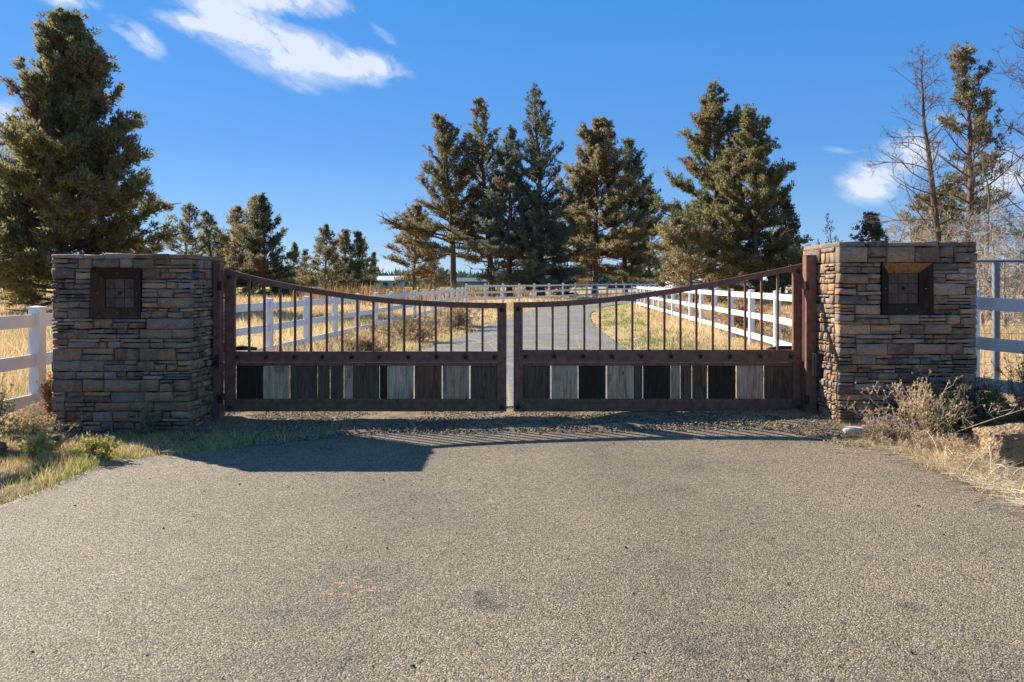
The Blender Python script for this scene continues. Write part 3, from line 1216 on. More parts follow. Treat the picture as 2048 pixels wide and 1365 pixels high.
# ------------------------------------------------------------------ trees
def tubes_np(segs, n=5):
    """segs: list of (pts (k,3), radii (k)) -> V, quads"""
    Vs, Fs, nb = [], [], 0
    ang = np.arange(n) * 2 * math.pi / n
    ca, sa = np.cos(ang), np.sin(ang)
    for pts, rad in segs:
        pts = np.asarray(pts, float)
        k = len(pts)
        d = np.gradient(pts, axis=0)
        d /= np.linalg.norm(d, axis=1)[:, None] + 1e-9
        ref = np.array([0.31, 0.87, 0.2]) if abs(d[0, 2]) > 0.8 else np.array([0, 0, 1.0])
        u = np.cross(d, ref)
        u /= np.linalg.norm(u, axis=1)[:, None] + 1e-9
        w = np.cross(d, u)
        ring = pts[:, None, :] + (u[:, None, :] * ca[None, :, None] + w[:, None, :] * sa[None, :, None]) * np.asarray(rad)[:, None, None]
        Vs.append(ring.reshape(-1, 3))
        i = np.arange(k * n).reshape(k, n) + nb
        j = np.roll(i, -1, axis=1)
        Fs.append(np.stack([i[:-1], j[:-1], j[1:], i[1:]], -1).reshape(-1, 4))
        nb += k * n
    return np.vstack(Vs), np.vstack(Fs)


def sprays(C, rad, n_each, size, cols, r, axis=None, up=0.7, flat=0.8):
    """leaf sprays: n_each long triangles round each clump centre C"""
    n = len(C)
    tot = n * n_each
    c = np.repeat(C, n_each, 0)
    rr = np.repeat(rad, n_each)
    off = r.standard_normal((tot, 3))
    off /= np.linalg.norm(off, axis=1)[:, None]
    off *= (r.random((tot, 1)) ** 0.45)
    base = c + off * rr[:, None] * np.array([1, 1, flat])
    out = np.zeros((tot, 3))
    if axis is not None:
        out = c - axis(c)
        out[:, 2] = 0
        out /= np.linalg.norm(out, axis=1)[:, None] + 1e-6
    d = off * 0.8 + out * 0.35 + np.array([0, 0, up]) + r.standard_normal((tot, 3)) * 0.45
    d /= np.linalg.norm(d, axis=1)[:, None]
    s = r.standard_normal((tot, 3))
    s = np.cross(d, s)
    s /= np.linalg.norm(s, axis=1)[:, None] + 1e-9
    L = size * r.uniform(0.6, 1.4, (tot, 1))
    W = L * r.uniform(0.16, 0.30, (tot, 1))
    V = np.stack([base - s * W, base + s * W, base + d * L], 1).reshape(-1, 3)
    col = np.repeat(cols, n_each, 0) * r.uniform(0.75, 1.3, (tot, 1))
    col = np.repeat(col, 3, 0)
    f = np.arange(tot * 3).reshape(-1, 3)
    return V, f, np.clip(col, 0.003, 0.9)


PAL = dict(
    olive=[(0.105, 0.10, 0.035), (0.085, 0.095, 0.038), (0.13, 0.11, 0.045), (0.07, 0.08, 0.032)],
    dark=[(0.05, 0.07, 0.035), (0.06, 0.075, 0.035), (0.075, 0.08, 0.035), (0.045, 0.06, 0.035)],
    blue=[(0.06, 0.085, 0.065), (0.075, 0.10, 0.08), (0.05, 0.07, 0.055), (0.085, 0.09, 0.05)],
    warm=[(0.125, 0.11, 0.05), (0.14, 0.12, 0.058), (0.11, 0.10, 0.045), (0.12, 0.098, 0.048)],
    mix=[(0.10, 0.095, 0.04), (0.075, 0.085, 0.038), (0.14, 0.10, 0.045), (0.06, 0.075, 0.035), (0.09, 0.09, 0.045)],
)
BROWN = np.array([(0.27, 0.19, 0.105), (0.24, 0.17, 0.10), (0.30, 0.22, 0.12)])


def juniper(x, y, H, Rm, label, seed, pal='olive', dens=1.0, cb=0.12, clump=0.36, n_each=40, size=0.16, brown=0.12, lean=(0, 0), profile=0.9,
            lobes=0.35, limb_n=None, trunk_r=None, group='junipers beyond the gate', fork=0, name='juniper_tree', dead=0.15, skew=None, z0=0.0, topsparse=0.0):
    r = np.random.default_rng(seed)
    clump *= 0.66
    n_each = int(n_each * 0.46)
    lobes *= 0.85
    brown *= 0.5
    Rm *= 1.12
    root = empty(name, (x, y, float(gz(x, y)) + z0))
    tag(root, label, 'tree', group)
    tr = trunk_r or 0.016 * H + 0.05
    k = 14
    ts = np.linspace(0, 1, k)
    wobx = np.cumsum(r.standard_normal(k)) * 0.012 * H
    woby = np.cumsum(r.standard_normal(k)) * 0.012 * H
    wobx -= wobx[0]
    woby -= woby[0]
    tx = lean[0] * ts ** 1.3 + wobx * ts
    ty = lean[1] * ts ** 1.3 + woby * ts
    tp = np.stack([tx, ty, ts * H * 0.97 - 0.2 * (1 - ts)], 1)
    trad = tr * (1 - ts) ** 0.85 + 0.012
    trad[0] *= 1.35
    segs = [(tp, trad)]

    def axis_at(t):
        return np.array([np.interp(t, ts, tp[:, 0]), np.interp(t, ts, tp[:, 1]), np.interp(t, ts, tp[:, 2])])

    def axis(c):
        t = np.clip(c[:, 2] / H, 0, 1)
        return np.stack([np.interp(t, ts, tp[:, 0]), np.interp(t, ts, tp[:, 1]), c[:, 2]], 1)
    nl = int((limb_n or (22 + H * 4.3)))
    C, CR, CC, = [], [], []
    # slow random lobes in azimuth and height so the outline is uneven
    ph = r.uniform(0, 6.28, 6)
    P_ = np.array(PAL[pal]) * np.array([2.45, 2.35, 2.25])
    P_ = (P_ * 0.80 + P_.mean(1, keepdims=True) * 0.20) * np.array([1.04, 1.0, 0.96])
    tree_col = P_.mean(0)
    for i in range(nl):
        t = cb + (0.985 - cb) * ((i + r.random()) / nl) ** 0.92
        az = i * 2.399 + r.uniform(-0.5, 0.5)
        tt = (t - cb) / (1 - cb)
        env = ((1 - tt) ** profile) * min(1.0, 0.62 + tt * 2.6)
        lb = 1 + lobes * (math.sin(az * 2 + ph[0] + tt * 5) * 0.5 + math.sin(az * 3 + ph[1] - tt * 11) * 0.35 + math.sin(tt * 17 + ph[2] + az) * 0.35)
        if skew:
            lb *= 1 + skew * math.cos(az)
        L = max(0.25, Rm * env * lb * 1.0 * r.uniform(0.5, 1.08)) + 0.03 * H * (1 - tt)
        el0 = R(-6 + 58 * tt ** 0.8 + r.uniform(-12, 14))
        k2 = 7
        p = axis_at(t)
        pts = [p.copy()]
        el = el0
        a = az
        for s in range(k2 - 1):
            el += R(r.uniform(-5, 10)) * (1.0 if tt > 0.3 else 0.3)
            a += R(r.uniform(-12, 12))
            p = p + np.array([math.cos(a) * math.cos(el), math.sin(a) * math.cos(el), math.sin(el)]) * L / (k2 - 1)
            pts.append(p.copy())
        pts = np.array(pts)
        lr = max(0.012, tr * 0.32 * (L / max(Rm, 0.1)) ** 0.8 * (1 - 0.5 * tt))
        segs.append((pts, lr * np.linspace(1, 0.22, k2)))
        is_dead = r.random() < dead and tt < 0.55
        # sub branches
        ns = max(4, int(L * 3.5 * dens)) if not is_dead else 4
        limb_col = tree_col * 0.65 + P_[r.integers(len(P_))] * 0.35
        limb_brown = r.random() < brown * (1.6 - tt)
        sparse = 1 - topsparse * tt
        for q in range(ns):
            u = r.uniform(0.22, 1.0)
            f = u * (k2 - 1)
            j = min(int(f), k2 - 2)
            b0 = pts[j] + (pts[j + 1] - pts[j]) * (f - j)
            aa = a + r.choice([-1, 1]) * r.uniform(0.4, 1.3)
            ee = el + r.uniform(-0.5, 0.5)
            sl_ = (0.28 * L + 0.3) * r.uniform(0.5, 1.1) * (1.15 - u * 0.5)
            dvec = np.array([math.cos(aa) * math.cos(ee), math.sin(aa) * math.cos(ee), math.sin(ee)])
            e = b0 + dvec * sl_ + np.array([0, 0, sl_ * 0.15])
            mdp = (b0 + e) / 2 + r.standard_normal(3) * 0.05 * sl_
            segs.append((np.array([b0, mdp, e]), lr * np.array([0.45, 0.3, 0.12])))
            if is_dead or r.random() > sparse * 0.90:
                continue
            m = max(2, int(sl_ / (clump * 0.62)))
            for w in range(m):
                v = (w + 1) / m
                c = b0 + (e - b0) * v + r.standard_normal(3) * clump * 0.30
                C.append(c)
                CR.append(clump * r.uniform(0.55, 1.15) * (1 - 0.35 * tt))
                col = limb_col * r.uniform(0.8, 1.25) if not limb_brown else BROWN[r.integers(3)]
                if r.random() < brown * 0.5:
                    col = BROWN[r.integers(3)]
                CC.append(col)
        if not is_dead:
            for u in np.linspace(0.5, 1.0, max(2, int(L / clump * 0.7))):
                if r.random() > sparse:
                    continue
                f = u * (k2 - 1)
                j = min(int(f), k2 - 2)
                c = pts[j] + (pts[j + 1] - pts[j]) * (f - j) + r.standard_normal(3) * clump * 0.3
                C.append(c)
                CR.append(clump * r.uniform(0.6, 1.1) * (1 - 0.35 * tt))
                CC.append(limb_col * r.uniform(0.8, 1.25) if not limb_brown else BROWN[r.integers(3)])
    # leader tuft
    for u in np.linspace(0.90, 1.0, 5):
        C.append(axis_at(u) + r.standard_normal(3) * 0.08)
        CR.append(clump * 0.5)
        CC.append(P_[0])
    V, Fq = tubes_np(segs, 5)
    bc = np.array([0.15, 0.105, 0.08])
    o = np_obj('trunk', V, Fq, M['bark'], np.tile(bc, (len(V), 1)), root, smooth=True)
    C = np.array(C)
    CR = np.array(CR)
    CC = np.array(CC)
    ax = axis(C)
    tc_ = np.clip((C[:, 2] / H - cb) / (1 - cb), 0, 1)
    azc = np.arctan2(C[:, 1] - ax[:, 1], C[:, 0] - ax[:, 0])
    envc = np.maximum((1 - tc_), 0.0) ** profile * np.minimum(1.0, 0.62 + tc_ * 2.6)
    lbc = 1 + lobes * (np.sin(azc * 2 + ph[0] + tc_ * 5) * 0.5 + np.sin(azc * 3 + ph[1] - tc_ * 11) * 0.35 + np.sin(tc_ * 17 + ph[2] + azc) * 0.35)
    rad_ = np.hypot(C[:, 0] - ax[:, 0], C[:, 1] - ax[:, 1])
    ok = (rad_ < Rm * envc * lbc * 1.06 + 0.30) & (C[:, 2] < H * 1.01)
    C, CR, CC = C[ok], CR[ok], CC[ok]
    V, f, c = sprays(C, CR, n_each, size, CC, r, axis)
    np_obj('crown', V, f, M['leaf'], c, root)
    return root, len(f)


def bare_tree(x, y, H, label, seed, lean=(0, 0), spread=0.5, tr=0.18, levels=4, n0=26, name='dead_tree', col=(0.20, 0.155, 0.12), group=None, cat='tree', updir=0.25, first=0.2, thin=1.0):
    r = np.random.default_rng(seed)
    root = empty(name, (x, y, float(gz(x, y))))
    tag(root, label, cat, group)
    segs = [[], []]

    def grow(p, d, L, rad, lev):
        k = 6 if lev <= 1 else 4
        pts = [p]
        for s in range(k - 1):
            d = d + r.standard_normal(3) * 0.16 + np.array([0, 0, updir * 0.12])
            d /= np.linalg.norm(d)
            p = p + d * L / (k - 1)
            pts.append(p)
        pts = np.array(pts)
        segs[1].append((pts, rad * np.linspace(1, 0.3, k)))
        if lev < levels:
            nn = r.integers(3, 6)
            for q in range(nn):
                u = r.uniform(0.25, 0.98)
                f = u * (k - 1)
                j = min(int(f), k - 2)
                b0 = pts[j] + (pts[j + 1] - pts[j]) * (f - j)
                dd = d + r.standard_normal(3) * 0.75
                dd /= np.linalg.norm(dd)
                grow(b0, dd, L * r.uniform(0.35, 0.6), max(rad * 0.5, 0.006 * thin), lev + 1)
    k = 12
    ts = np.linspace(0, 1, k)
    wx = np.cumsum(r.standard_normal(k)) * 0.014 * H
    wy = np.cumsum(r.standard_normal(k)) * 0.014 * H
    tp = np.stack([lean[0] * ts + (wx - wx[0]) * ts, lean[1] * ts + (wy - wy[0]) * ts, ts * H - 0.2 * (1 - ts)], 1)
    segs[0].append((tp, tr * (1 - ts) ** 0.9 + 0.012))
    for i in range(n0):
        t = first + (0.97 - first) * (i + r.random()) / n0
        az = i * 2.4 + r.uniform(-0.4, 0.4)
        el = R(r.uniform(0, 35) + 25 * t)
        p = np.array([np.interp(t, ts, tp[:, c]) for c in range(3)])
        L = spread * H * (1 - t) ** 0.7 * r.uniform(0.35, 1.0) + 0.12 * H * 0.3
        grow(p, np.array([math.cos(az) * math.cos(el), math.sin(az) * math.cos(el), math.sin(el)]), L, max(0.012, tr * 0.25 * (1 - t * 0.6)), 1)
    V, Fq = tubes_np(segs[0], 7)
    np_obj('trunk', V, Fq, M['bark'], np.tile(np.array(col) * 0.9, (len(V), 1)), root, smooth=True)
    V, Fq = tubes_np(segs[1], 3)
    np_obj('branches', V, Fq, M['twig'], np.tile(np.array(col), (len(V), 1)), root)
    return root


def at_px(px, D):
    return (px - 1024) * D / 1600.0


def Ht(top, D):
    return CAMZ + (566 - top) * D / 1600.0


def jun(px, D, top, hw, label, seed, **kw):
    return juniper(at_px(px, D), D, Ht(top, D), hw * D / 1600.0, label, seed, **kw)


# the big one behind the left pillar
jun(125, 44, 20, 200, 'huge dense juniper towering over the left stone pillar', 101, pal='olive', dens=1.05, cb=0.04, clump=0.50, n_each=84, size=0.17, brown=0.12, profile=0.60, lobes=0.13,
    limb_n=185, trunk_r=0.42, dead=0.06)
# left middle group
jun(368, 85, 408, 57, 'small open juniper with bare stems just left of the middle left group', 102, pal='mix', dens=0.9, cb=0.25, n_each=26, size=0.17, clump=0.34, profile=0.55, brown=0.2, limb_n=50)
jun(425, 88, 424, 71, 'short feathery juniper between the open juniper and the slim one, left group', 103, cb=0.05, pal='mix', n_each=26, size=0.2, clump=0.42, profile=0.7)
jun(466, 84, 412, 66, 'slim pale juniper left of the tallest one in the left middle group', 104, cb=0.05, pal='warm', n_each=26, size=0.2, clump=0.42, profile=0.6, brown=0.1)
jun(500, 82, 392, 68, 'tawny juniper overlapping the tallest one in the left middle group', 105, cb=0.05, pal='warm', n_each=26, size=0.2, clump=0.42, profile=0.7)
jun(527, 80, 388, 87, 'tallest dark conical juniper above the left gate post', 106, cb=0.05, pal='dark', n_each=34, dens=1.3, size=0.2, clump=0.45, profile=0.8, brown=0.1)
jun(588, 120, 486, 31, 'thin sparse juniper right of the left middle group', 107, cb=0.05, pal='dark', n_each=20, size=0.24, clump=0.45, brown=0.1, limb_n=45)
jun(606, 130, 500, 21, 'tiny pointed juniper right of the thin sparse one', 108, cb=0.05, pal='dark', n_each=18, size=0.26, clump=0.45, brown=0.1, limb_n=35)
jun(650, 100, 450, 59, 'twin topped juniper left of the small cluster above the left gate', 109, cb=0.05, pal='mix', n_each=26, size=0.22, clump=0.45, profile=0.7)
jun(688, 106, 460, 50, 'middle juniper of the small cluster above the left gate', 110, cb=0.05, pal='mix', n_each=24, size=0.22, clump=0.45, profile=0.65)
jun(718, 106, 464, 52, 'right juniper of the small cluster above the left gate', 111, cb=0.05, pal='dark', n_each=24, size=0.22, clump=0.45, profile=0.65)
jun(745, 130, 506, 14, 'very thin little juniper spire left of the barn roof', 112, pal='dark', n_each=16, size=0.26, clump=0.4, limb_n=35)
# centre group
jun(828, 92, 410, 66, 'low spreading rust tinted juniper left of the centre group', 113, pal='mix', n_each=30, size=0.2, clump=0.42, brown=0.35, cb=0.2, profile=0.5)
jun(862, 110, 500, 47, 'small grey green juniper behind the leftmost tall trunk', 114, cb=0.05, pal='mix', n_each=24, size=0.22, clump=0.45, brown=0.2)
jun(908, 80, 224, 98, 'leftmost tall juniper of the centre group with bare reddish trunk', 115, pal='mix', dens=1.0, cb=0.24, n_each=36, size=0.18, clump=0.40, brown=0.22, profile=0.62, lobes=0.45, dead=0.2)
jun(984, 80, 190, 76, 'slender juniper with split curving tip in the centre group', 116, pal='mix', dens=0.9, cb=0.18, n_each=34, size=0.18, clump=0.38, profile=0.6, lobes=0.5, topsparse=0.35, lean=(-1.5, 0))
jun(1018, 76, 255, 92, 'blue-green juniper with drooping boughs in the middle of the centre group', 117, pal='blue', dens=1.15, cb=0.10, n_each=40, size=0.17, clump=0.40, profile=0.6, brown=0.08)
jun(1082, 78, 163, 88, 'tallest airy juniper of the centre group with see-through top', 118, pal='dark', dens=0.85, cb=0.14, n_each=36, size=0.17, clump=0.38, profile=0.5, lobes=0.55, topsparse=0.5, dead=0.25)
jun(1082, 75, 400, 84, 'low dark blue-green juniper skirting the tallest airy one', 119, pal='blue', dens=1.3, cb=0.08, n_each=42, size=0.16, clump=0.38, profile=0.55, brown=0.05)
jun(1190, 88, 235, 122, 'broad dense tawny juniper at the right of the centre group', 120, pal='warm', dens=1.6, cb=0.09, n_each=52, size=0.17, clump=0.42, profile=0.52, brown=0.22, dead=0.2, lobes=0.22)
jun(1250, 92, 278, 72, 'dark juniper half hidden behind the broad tawny one', 121, pal='dark', dens=1.0, cb=0.14, n_each=34, size=0.18, clump=0.42, profile=0.5)
jun(1298, 98, 366, 64, 'smaller juniper between centre group and right pair', 122, pal='mix', n_each=30, size=0.2, clump=0.42, profile=0.5)
# right pair
jun(1425, 62, 153, 142, 'left and tallest juniper of the big pair right of centre', 123, pal='olive', dens=1.55, cb=0.08, n_each=54, size=0.16, clump=0.40, profile=0.72, lobes=0.4, brown=0.15)
jun(1515, 58, 214, 122, 'right juniper of the big pair, its side bough reaching out', 124, pal='olive', dens=1.55, cb=0.08, n_each=52, size=0.16, clump=0.38, profile=0.62, lobes=0.45, brown=0.15)
jun(1385, 55, 440, 105, 'low golden green juniper at the foot of the big pair', 125, pal='warm', dens=1.4, cb=0.12, n_each=46, size=0.15, clump=0.38, profile=0.45, brown=0.1)
jun(1565, 62, 400, 55, 'small dark juniper tucked against the right of the big pair', 126, pal='dark', dens=1.1, cb=0.1, n_each=36, size=0.17, clump=0.38, profile=0.6)
# far left trunks behind the fence
jun(-40, 60, 330, 150, 'juniper cut off by the left edge behind the white fence', 127, pal='warm', dens=1.1, cb=0.08, n_each=40, size=0.18, clump=0.42, profile=0.5, brown=0.3)
jun(48, 72, 470, 75, 'brownish juniper on a bare trunk under the huge juniper', 128, pal='mix', cb=0.14, n_each=34, size=0.2, clump=0.42, profile=0.4, brown=0.4)
jun(270, 70, 480, 100, 'rust coloured low juniper behind the left pillar', 129, pal='mix', cb=0.1, n_each=34, size=0.2, clump=0.42, profile=0.4, brown=0.4)
# right side
jun(1935, 38, 92, 105, 'half bare juniper rising behind the right pillar', 130, pal='mix', dens=0.75, cb=0.2, n_each=46, size=0.13, clump=0.30, profile=0.5, lobes=0.6, dead=0.4, brown=0.15, topsparse=0.2)
jun(1875, 46, 385, 85, 'bushy olive juniper low behind the right pillar', 131, pal='olive', dens=1.1, cb=0.12, n_each=42, size=0.14, clump=0.34, profile=0.4)
jun(1750, 56, 430, 58, 'small dark juniper peeping over the right pillar', 132, pal='dark', dens=1.0, n_each=34, size=0.17, clump=0.38, profile=0.45)
jun(2090, 40, 330, 60, 'juniper at the right picture edge behind bare branches', 133, pal='dark', dens=0.8, n_each=36, size=0.15, clump=0.34, profile=0.5)
bare_tree(at_px(1908, 33), 33, Ht(100, 33), 'dead leaning juniper with bare branches behind the right pillar', 201, lean=(-1.45, 0.3), spread=0.30, tr=0.19, n0=44, first=0.28, col=(0.15, 0.11, 0.085))
bare_tree(at_px(1978, 34), 34, Ht(300, 34), 'lower bare tree right of the dead leaning juniper', 202, lean=(0.25, 0.3), spread=0.40, tr=0.09, n0=26, first=0.2)
bare_tree(at_px(2085, 30), 30, Ht(20, 30), 'dead tree reaching in from the right picture edge', 203, lean=(0.2, 0.2), spread=0.36, tr=0.2, n0=40, first=0.25, col=(0.15, 0.11, 0.085))
bare_tree(at_px(1672, 60), 60, Ht(428, 60), 'small bare dead snag left above the right pillar', 204, lean=(-0.4, 0), spread=0.25, tr=0.07, n0=22, first=0.3, thin=2.0)
for i, (px, D, top, lab) in enumerate([(1830, 36, 430, 'grey leafless thicket shrub above the left part of the right pillar'), (1885, 34, 425, 'grey leafless thicket shrub at the foot of the dead leaning juniper'),
                                       (1935, 33, 440, 'grey leafless thicket shrub above the right end of the right pillar'), (1992, 31, 425, 'grey leafless thicket shrub above the steel pipe fence'),
                                       (2050, 32, 415, 'grey leafless thicket shrub at the right picture edge'), (2010, 24, 505, 'low tangled bare shrub behind the wire mesh'), (1965, 26, 500, 'low tangled bare shrub between pillar and steel post')]):
    bare_tree(at_px(px, D), D, Ht(top, D), lab, 300 + i, spread=0.85, tr=0.06, n0=30, first=0.02, name='bare_shrub', col=(0.42, 0.36, 0.29), group='leafless thicket behind the right pillar', cat='shrub', thin=1.6, updir=0.1)

# ------------------------------------------------------------------ far things
def barn(px, D, w, d, h, rise, label, wall, roof, name='barn'):
    root = empty(name, (at_px(px, D), D, 0))
    tag(root, label, 'building')
    b = MB()
    b.box((-w / 2, -d / 2, -0.3), (w / 2, d / 2, h), wall)
    b.add([(-w / 2, -d / 2, h), (-w / 2, d / 2, h), (-w / 2, 0, h + rise), (w / 2, -d / 2, h), (w / 2, d / 2, h), (w / 2, 0, h + rise)], [(0, 2, 1), (3, 4, 5)], wall)
    b.build('wall', M['paint'], root)
    for s in (-1, 1):
        b = MB()
        e = 0.6
        y0, y1 = s * (d / 2 + e), 0.0
        zl = h - rise * e / (d / 2) + 0.02
        V = [(-w / 2 - e, y0, zl), (w / 2 + e, y0, zl), (w / 2 + e, y1, h + rise + 0.02), (-w / 2 - e, y1, h + rise + 0.02)]
        V2 = [(x, y, z + 0.12) for x, y, z in V]
        b.add(V + V2, [(0, 1, 2, 3), (7, 6, 5, 4), (0, 4, 5, 1), (1, 5, 6, 2), (2, 6, 7, 3), (3, 7, 4, 0)], roof)
        b.build('roof', M['paint'], root)
    for k in range(3):
        b = MB()
        x = -w / 2 + w * (k + 0.5) / 3
        b.box((x - 0.6, -d / 2 - 0.06, h * 0.35), (x + 0.6, -d / 2 - 0.01, h * 0.75), (0.05, 0.06, 0.07))
        b.build('window', M['paint'], root)
    return root


barn(775, 210, 8, 7, 2.2, 1.0, 'distant barn with pale grey roof seen between the junipers', (0.45, 0.42, 0.38), (0.62, 0.64, 0.66))
barn(1440, 170, 22, 9, 1.9, 0.8, 'distant long pale building behind the right fence', (0.62, 0.66, 0.70), (0.55, 0.6, 0.66), 'long_shed')
barn(968, 280, 18, 10, 2.0, 1.2, 'distant low blue-green roofed building between the centre trunks', (0.13, 0.18, 0.19), (0.09, 0.15, 0.16), 'long_shed')


def treeline():
    r = np.random.default_rng(55)
    n = 5200
    a = r.uniform(-1, 1, n)
    D = r.uniform(300, 420, n)
    x = a * D * 0.95
    hh = 1.5 + 4 * (0.5 + 0.5 * np.sin(a * 23)) * (0.5 + 0.5 * np.sin(a * 61 + 2)) + 3 * r.random(n)
    z = r.random(n) ** 0.8 * hh
    C = np.stack([x, D, z], 1)
    cols = np.array([(0.05, 0.08, 0.06)]) * r.uniform(0.7, 1.3, (n, 1))
    V, f, c = sprays(C, np.full(n, 2.4), 16, 2.2, cols, r)
    tag(np_obj('distant_woodland', V, f, M['leaf'], c), kind='stuff')
    # low ridge
    m = 120
    V = []
    for i in range(m + 1):
        aa = -1.2 + 2.4 * i / m
        h = 9 + 5 * math.sin(aa * 5 + 1) + 3 * math.sin(aa * 13)
        V.append((aa * 1000, 900, -2))
        V.append((aa * 1000, 980, max(h, 2)))
        V.append((aa * 1000, 1200, -2))
    F_ = []
    for i in range(m):
        for k in (0, 1):
            F_.append((i * 3 + k, i * 3 + 3 + k, i * 3 + 4 + k, i * 3 + 1 + k))
    tag(np_obj('distant_hills', np.array(V, float), np.array(F_), M['leaf'], np.array([0.07, 0.10, 0.10]), smooth=True), kind='structure')


treeline()


# ------------------------------------------------------------------ grass and ground cover
def blades(x, y, h, w, cols, r, lean=0.35, name='dry_grass', per=5, spread=0.06, mat=None, z=None):
    n = len(x)
    tot = n * per
    X = np.repeat(x, per) + r.standard_normal(tot) * np.repeat(spread, per) if np.ndim(spread) else np.repeat(x, per) + r.standard_normal(tot) * spread
    Y = np.repeat(y, per) + (r.standard_normal(tot) * np.repeat(spread, per) if np.ndim(spread) else r.standard_normal(tot) * spread)
    Hh = np.repeat(h, per) * r.uniform(0.5, 1.25, tot)
    Ww = np.repeat(w, per) * r.uniform(0.7, 1.3, tot)
    Z = gz(X, Y) - 0.01
    a = r.uniform(0, 2 * math.pi, tot)
    s = np.stack([np.cos(a), np.sin(a), np.zeros(tot)], 1) * Ww[:, None] * 0.5
    b0 = np.stack([X, Y, Z], 1)
    ln = r.standard_normal((tot, 2)) * (np.repeat(lean, per)[:, None] if np.ndim(lean) else lean)
    top = b0 + np.stack([ln[:, 0] * Hh, ln[:, 1] * Hh, Hh], 1)
    V = np.stack([b0 - s, b0 + s, top], 1).reshape(-1, 3)
    C = np.repeat(cols, per, 0) * r.uniform(0.75, 1.3, (tot, 1))
    C = np.repeat(C, 3, 0)
    f = np.arange(tot * 3).reshape(-1, 3)
    o = np_obj(name, V, f, mat or M['grass'], np.clip(C, 0, 0.95))
    tag(o, kind='stuff')
    return o


def lumpy(x, y, s=1.0, ph=0.0):
    return 0.5 + 0.25 * np.sin(x * 1.3 * s + 1.7 * np.sin(y * 0.7 * s + ph)) + 0.25 * np.sin(y * 1.1 * s + 2.1 * np.sin(x * 0.9 * s + ph * 2))


def not_pillar(x, y, pad=0.03):
    return ~((np.abs(y - 8.77) < 0.5 + pad) & (((x > -4.76 - pad) & (x < -3.33 + pad)) | ((x > 3.375 - pad) & (x < 4.81 + pad))))


def field():
    r = np.random.default_rng(5)
    n = 78000
    y = 9.6 * np.exp(r.random(n) * math.log(130 / 9.6))
    x = r.uniform(-1, 1, n) * (0.66 * y + 2.0)
    L = lumpy(x, y, 0.8)
    keep = (~in_asphalt(x, y, 0.02)) & (r.random(n) < 0.35 + 0.75 * L)
    # short turf between the driveway and the fences, right of the drive
    keep &= ~((np.abs(x - 0.2) < 3.0) & (y < 10.2))
    x, y, L = x[keep], y[keep], L[keep]
    n = len(x)
    cx = np.interp(y, DC[:, 1], DC[:, 0])
    hw = np.interp(y, DC[:, 1], DC[:, 2])
    e = np.abs(x - cx) - hw           # distance from the driveway edge
    rightv = (x > cx) & (x < 4.645 + 0.0675 * y)
    h = 0.10 + 0.30 * L * r.random(n) + 0.08
    h *= np.clip(0.25 + e * 0.55, 0.25, 1.0)
    tall = (x < -5.80 + 0.0525 * y)
    h = np.where(tall, h * 1.15, h)
    h = np.where(rightv & (e < 3.2), h * 0.6, h)
    h = np.where(y > 60, h * 1.4, h)
    w = 0.006 + y * 0.00075
    gold = np.array([(0.74, 0.50, 0.20), (0.80, 0.56, 0.25), (0.66, 0.42, 0.15), (0.82, 0.64, 0.36), (0.58, 0.42, 0.21)])
    cols = gold[r.integers(0, 5, n)]
    pale = lumpy(x, y, 0.28, 1.0)[:, None]
    cols = cols * (0.8 + 0.35 * pale) + np.array([0.02, 0.03, 0.05]) * (pale - 0.5)
    gr = np.array([(0.22, 0.32, 0.06), (0.30, 0.36, 0.09), (0.16, 0.25, 0.05)])
    gm = (rightv & (r.random(n) < np.clip(1.15 - e * 0.38, 0.06, 0.85))) | ((~rightv) & (e > 0) & (e < 1.2) & (r.random(n) < 0.25)) | ((x < -4) & (y > 17) & (y < 30) & (lumpy(x, y, 0.5, 3) > 0.55) & (r.random(n) < 0.4))
    cols = np.where(gm[:, None], gr[r.integers(0, 3, n)], cols)
    cols = cols * 0.82 + cols.mean(1, keepdims=True) * 0.18
    blades(x, y, h, w, cols, r, 0.40, 'dry_grass_field', 6, 0.03 + y * 0.0022)


field()


def left_verge():
    r = np.random.default_rng(6)
    n = 26000
    x = r.uniform(-7.0, -3.3, n)
    y = r.uniform(3.6, 9.4, n)
    m = 9000
    x = np.concatenate([x, r.uniform(-4.0, -1.0, m)])
    y = np.concatenate([y, r.uniform(6.6, 8.75, m)])
    keep = (~in_asphalt(x, y, -0.03)) & not_pillar(x, y)
    strip = (x > -3.3)
    # green strip in front of the pillar thins out towards the middle
    keep &= ~(strip & (r.random(len(x)) < np.clip((x + 3.0) / 1.7, 0, 1)))
    keep &= ~((y > 8.05) & (x > -4.9) & (r.random(len(x)) < 0.8))
    x, y = x[keep], y[keep]
    n = len(x)
    L = lumpy(x, y, 2.2)
    edge = np.clip((np.abs(x) - 3.5) * 2.5, 0, 1)
    g = (r.random(n) < np.where(x > -3.9, 0.60, 0.30) * (0.6 + 0.6 * L))
    green = np.array([(0.30, 0.38, 0.08), (0.40, 0.45, 0.12), (0.20, 0.27, 0.06), (0.50, 0.50, 0.18)])
    straw = np.array([(0.70, 0.52, 0.26), (0.78, 0.62, 0.36), (0.55, 0.37, 0.17), (0.46, 0.27, 0.13)])
    cols = np.where(g[:, None], green[r.integers(0, 4, n)], straw[r.integers(0, 4, n)])
    h = (0.035 + 0.085 * L * r.random(n)) * np.where(g, 1.0, 1.25)
    blades(x, y, h, np.full(n, 0.0055), cols, r, 0.5, 'verge_grass', 5, 0.035)


left_verge()


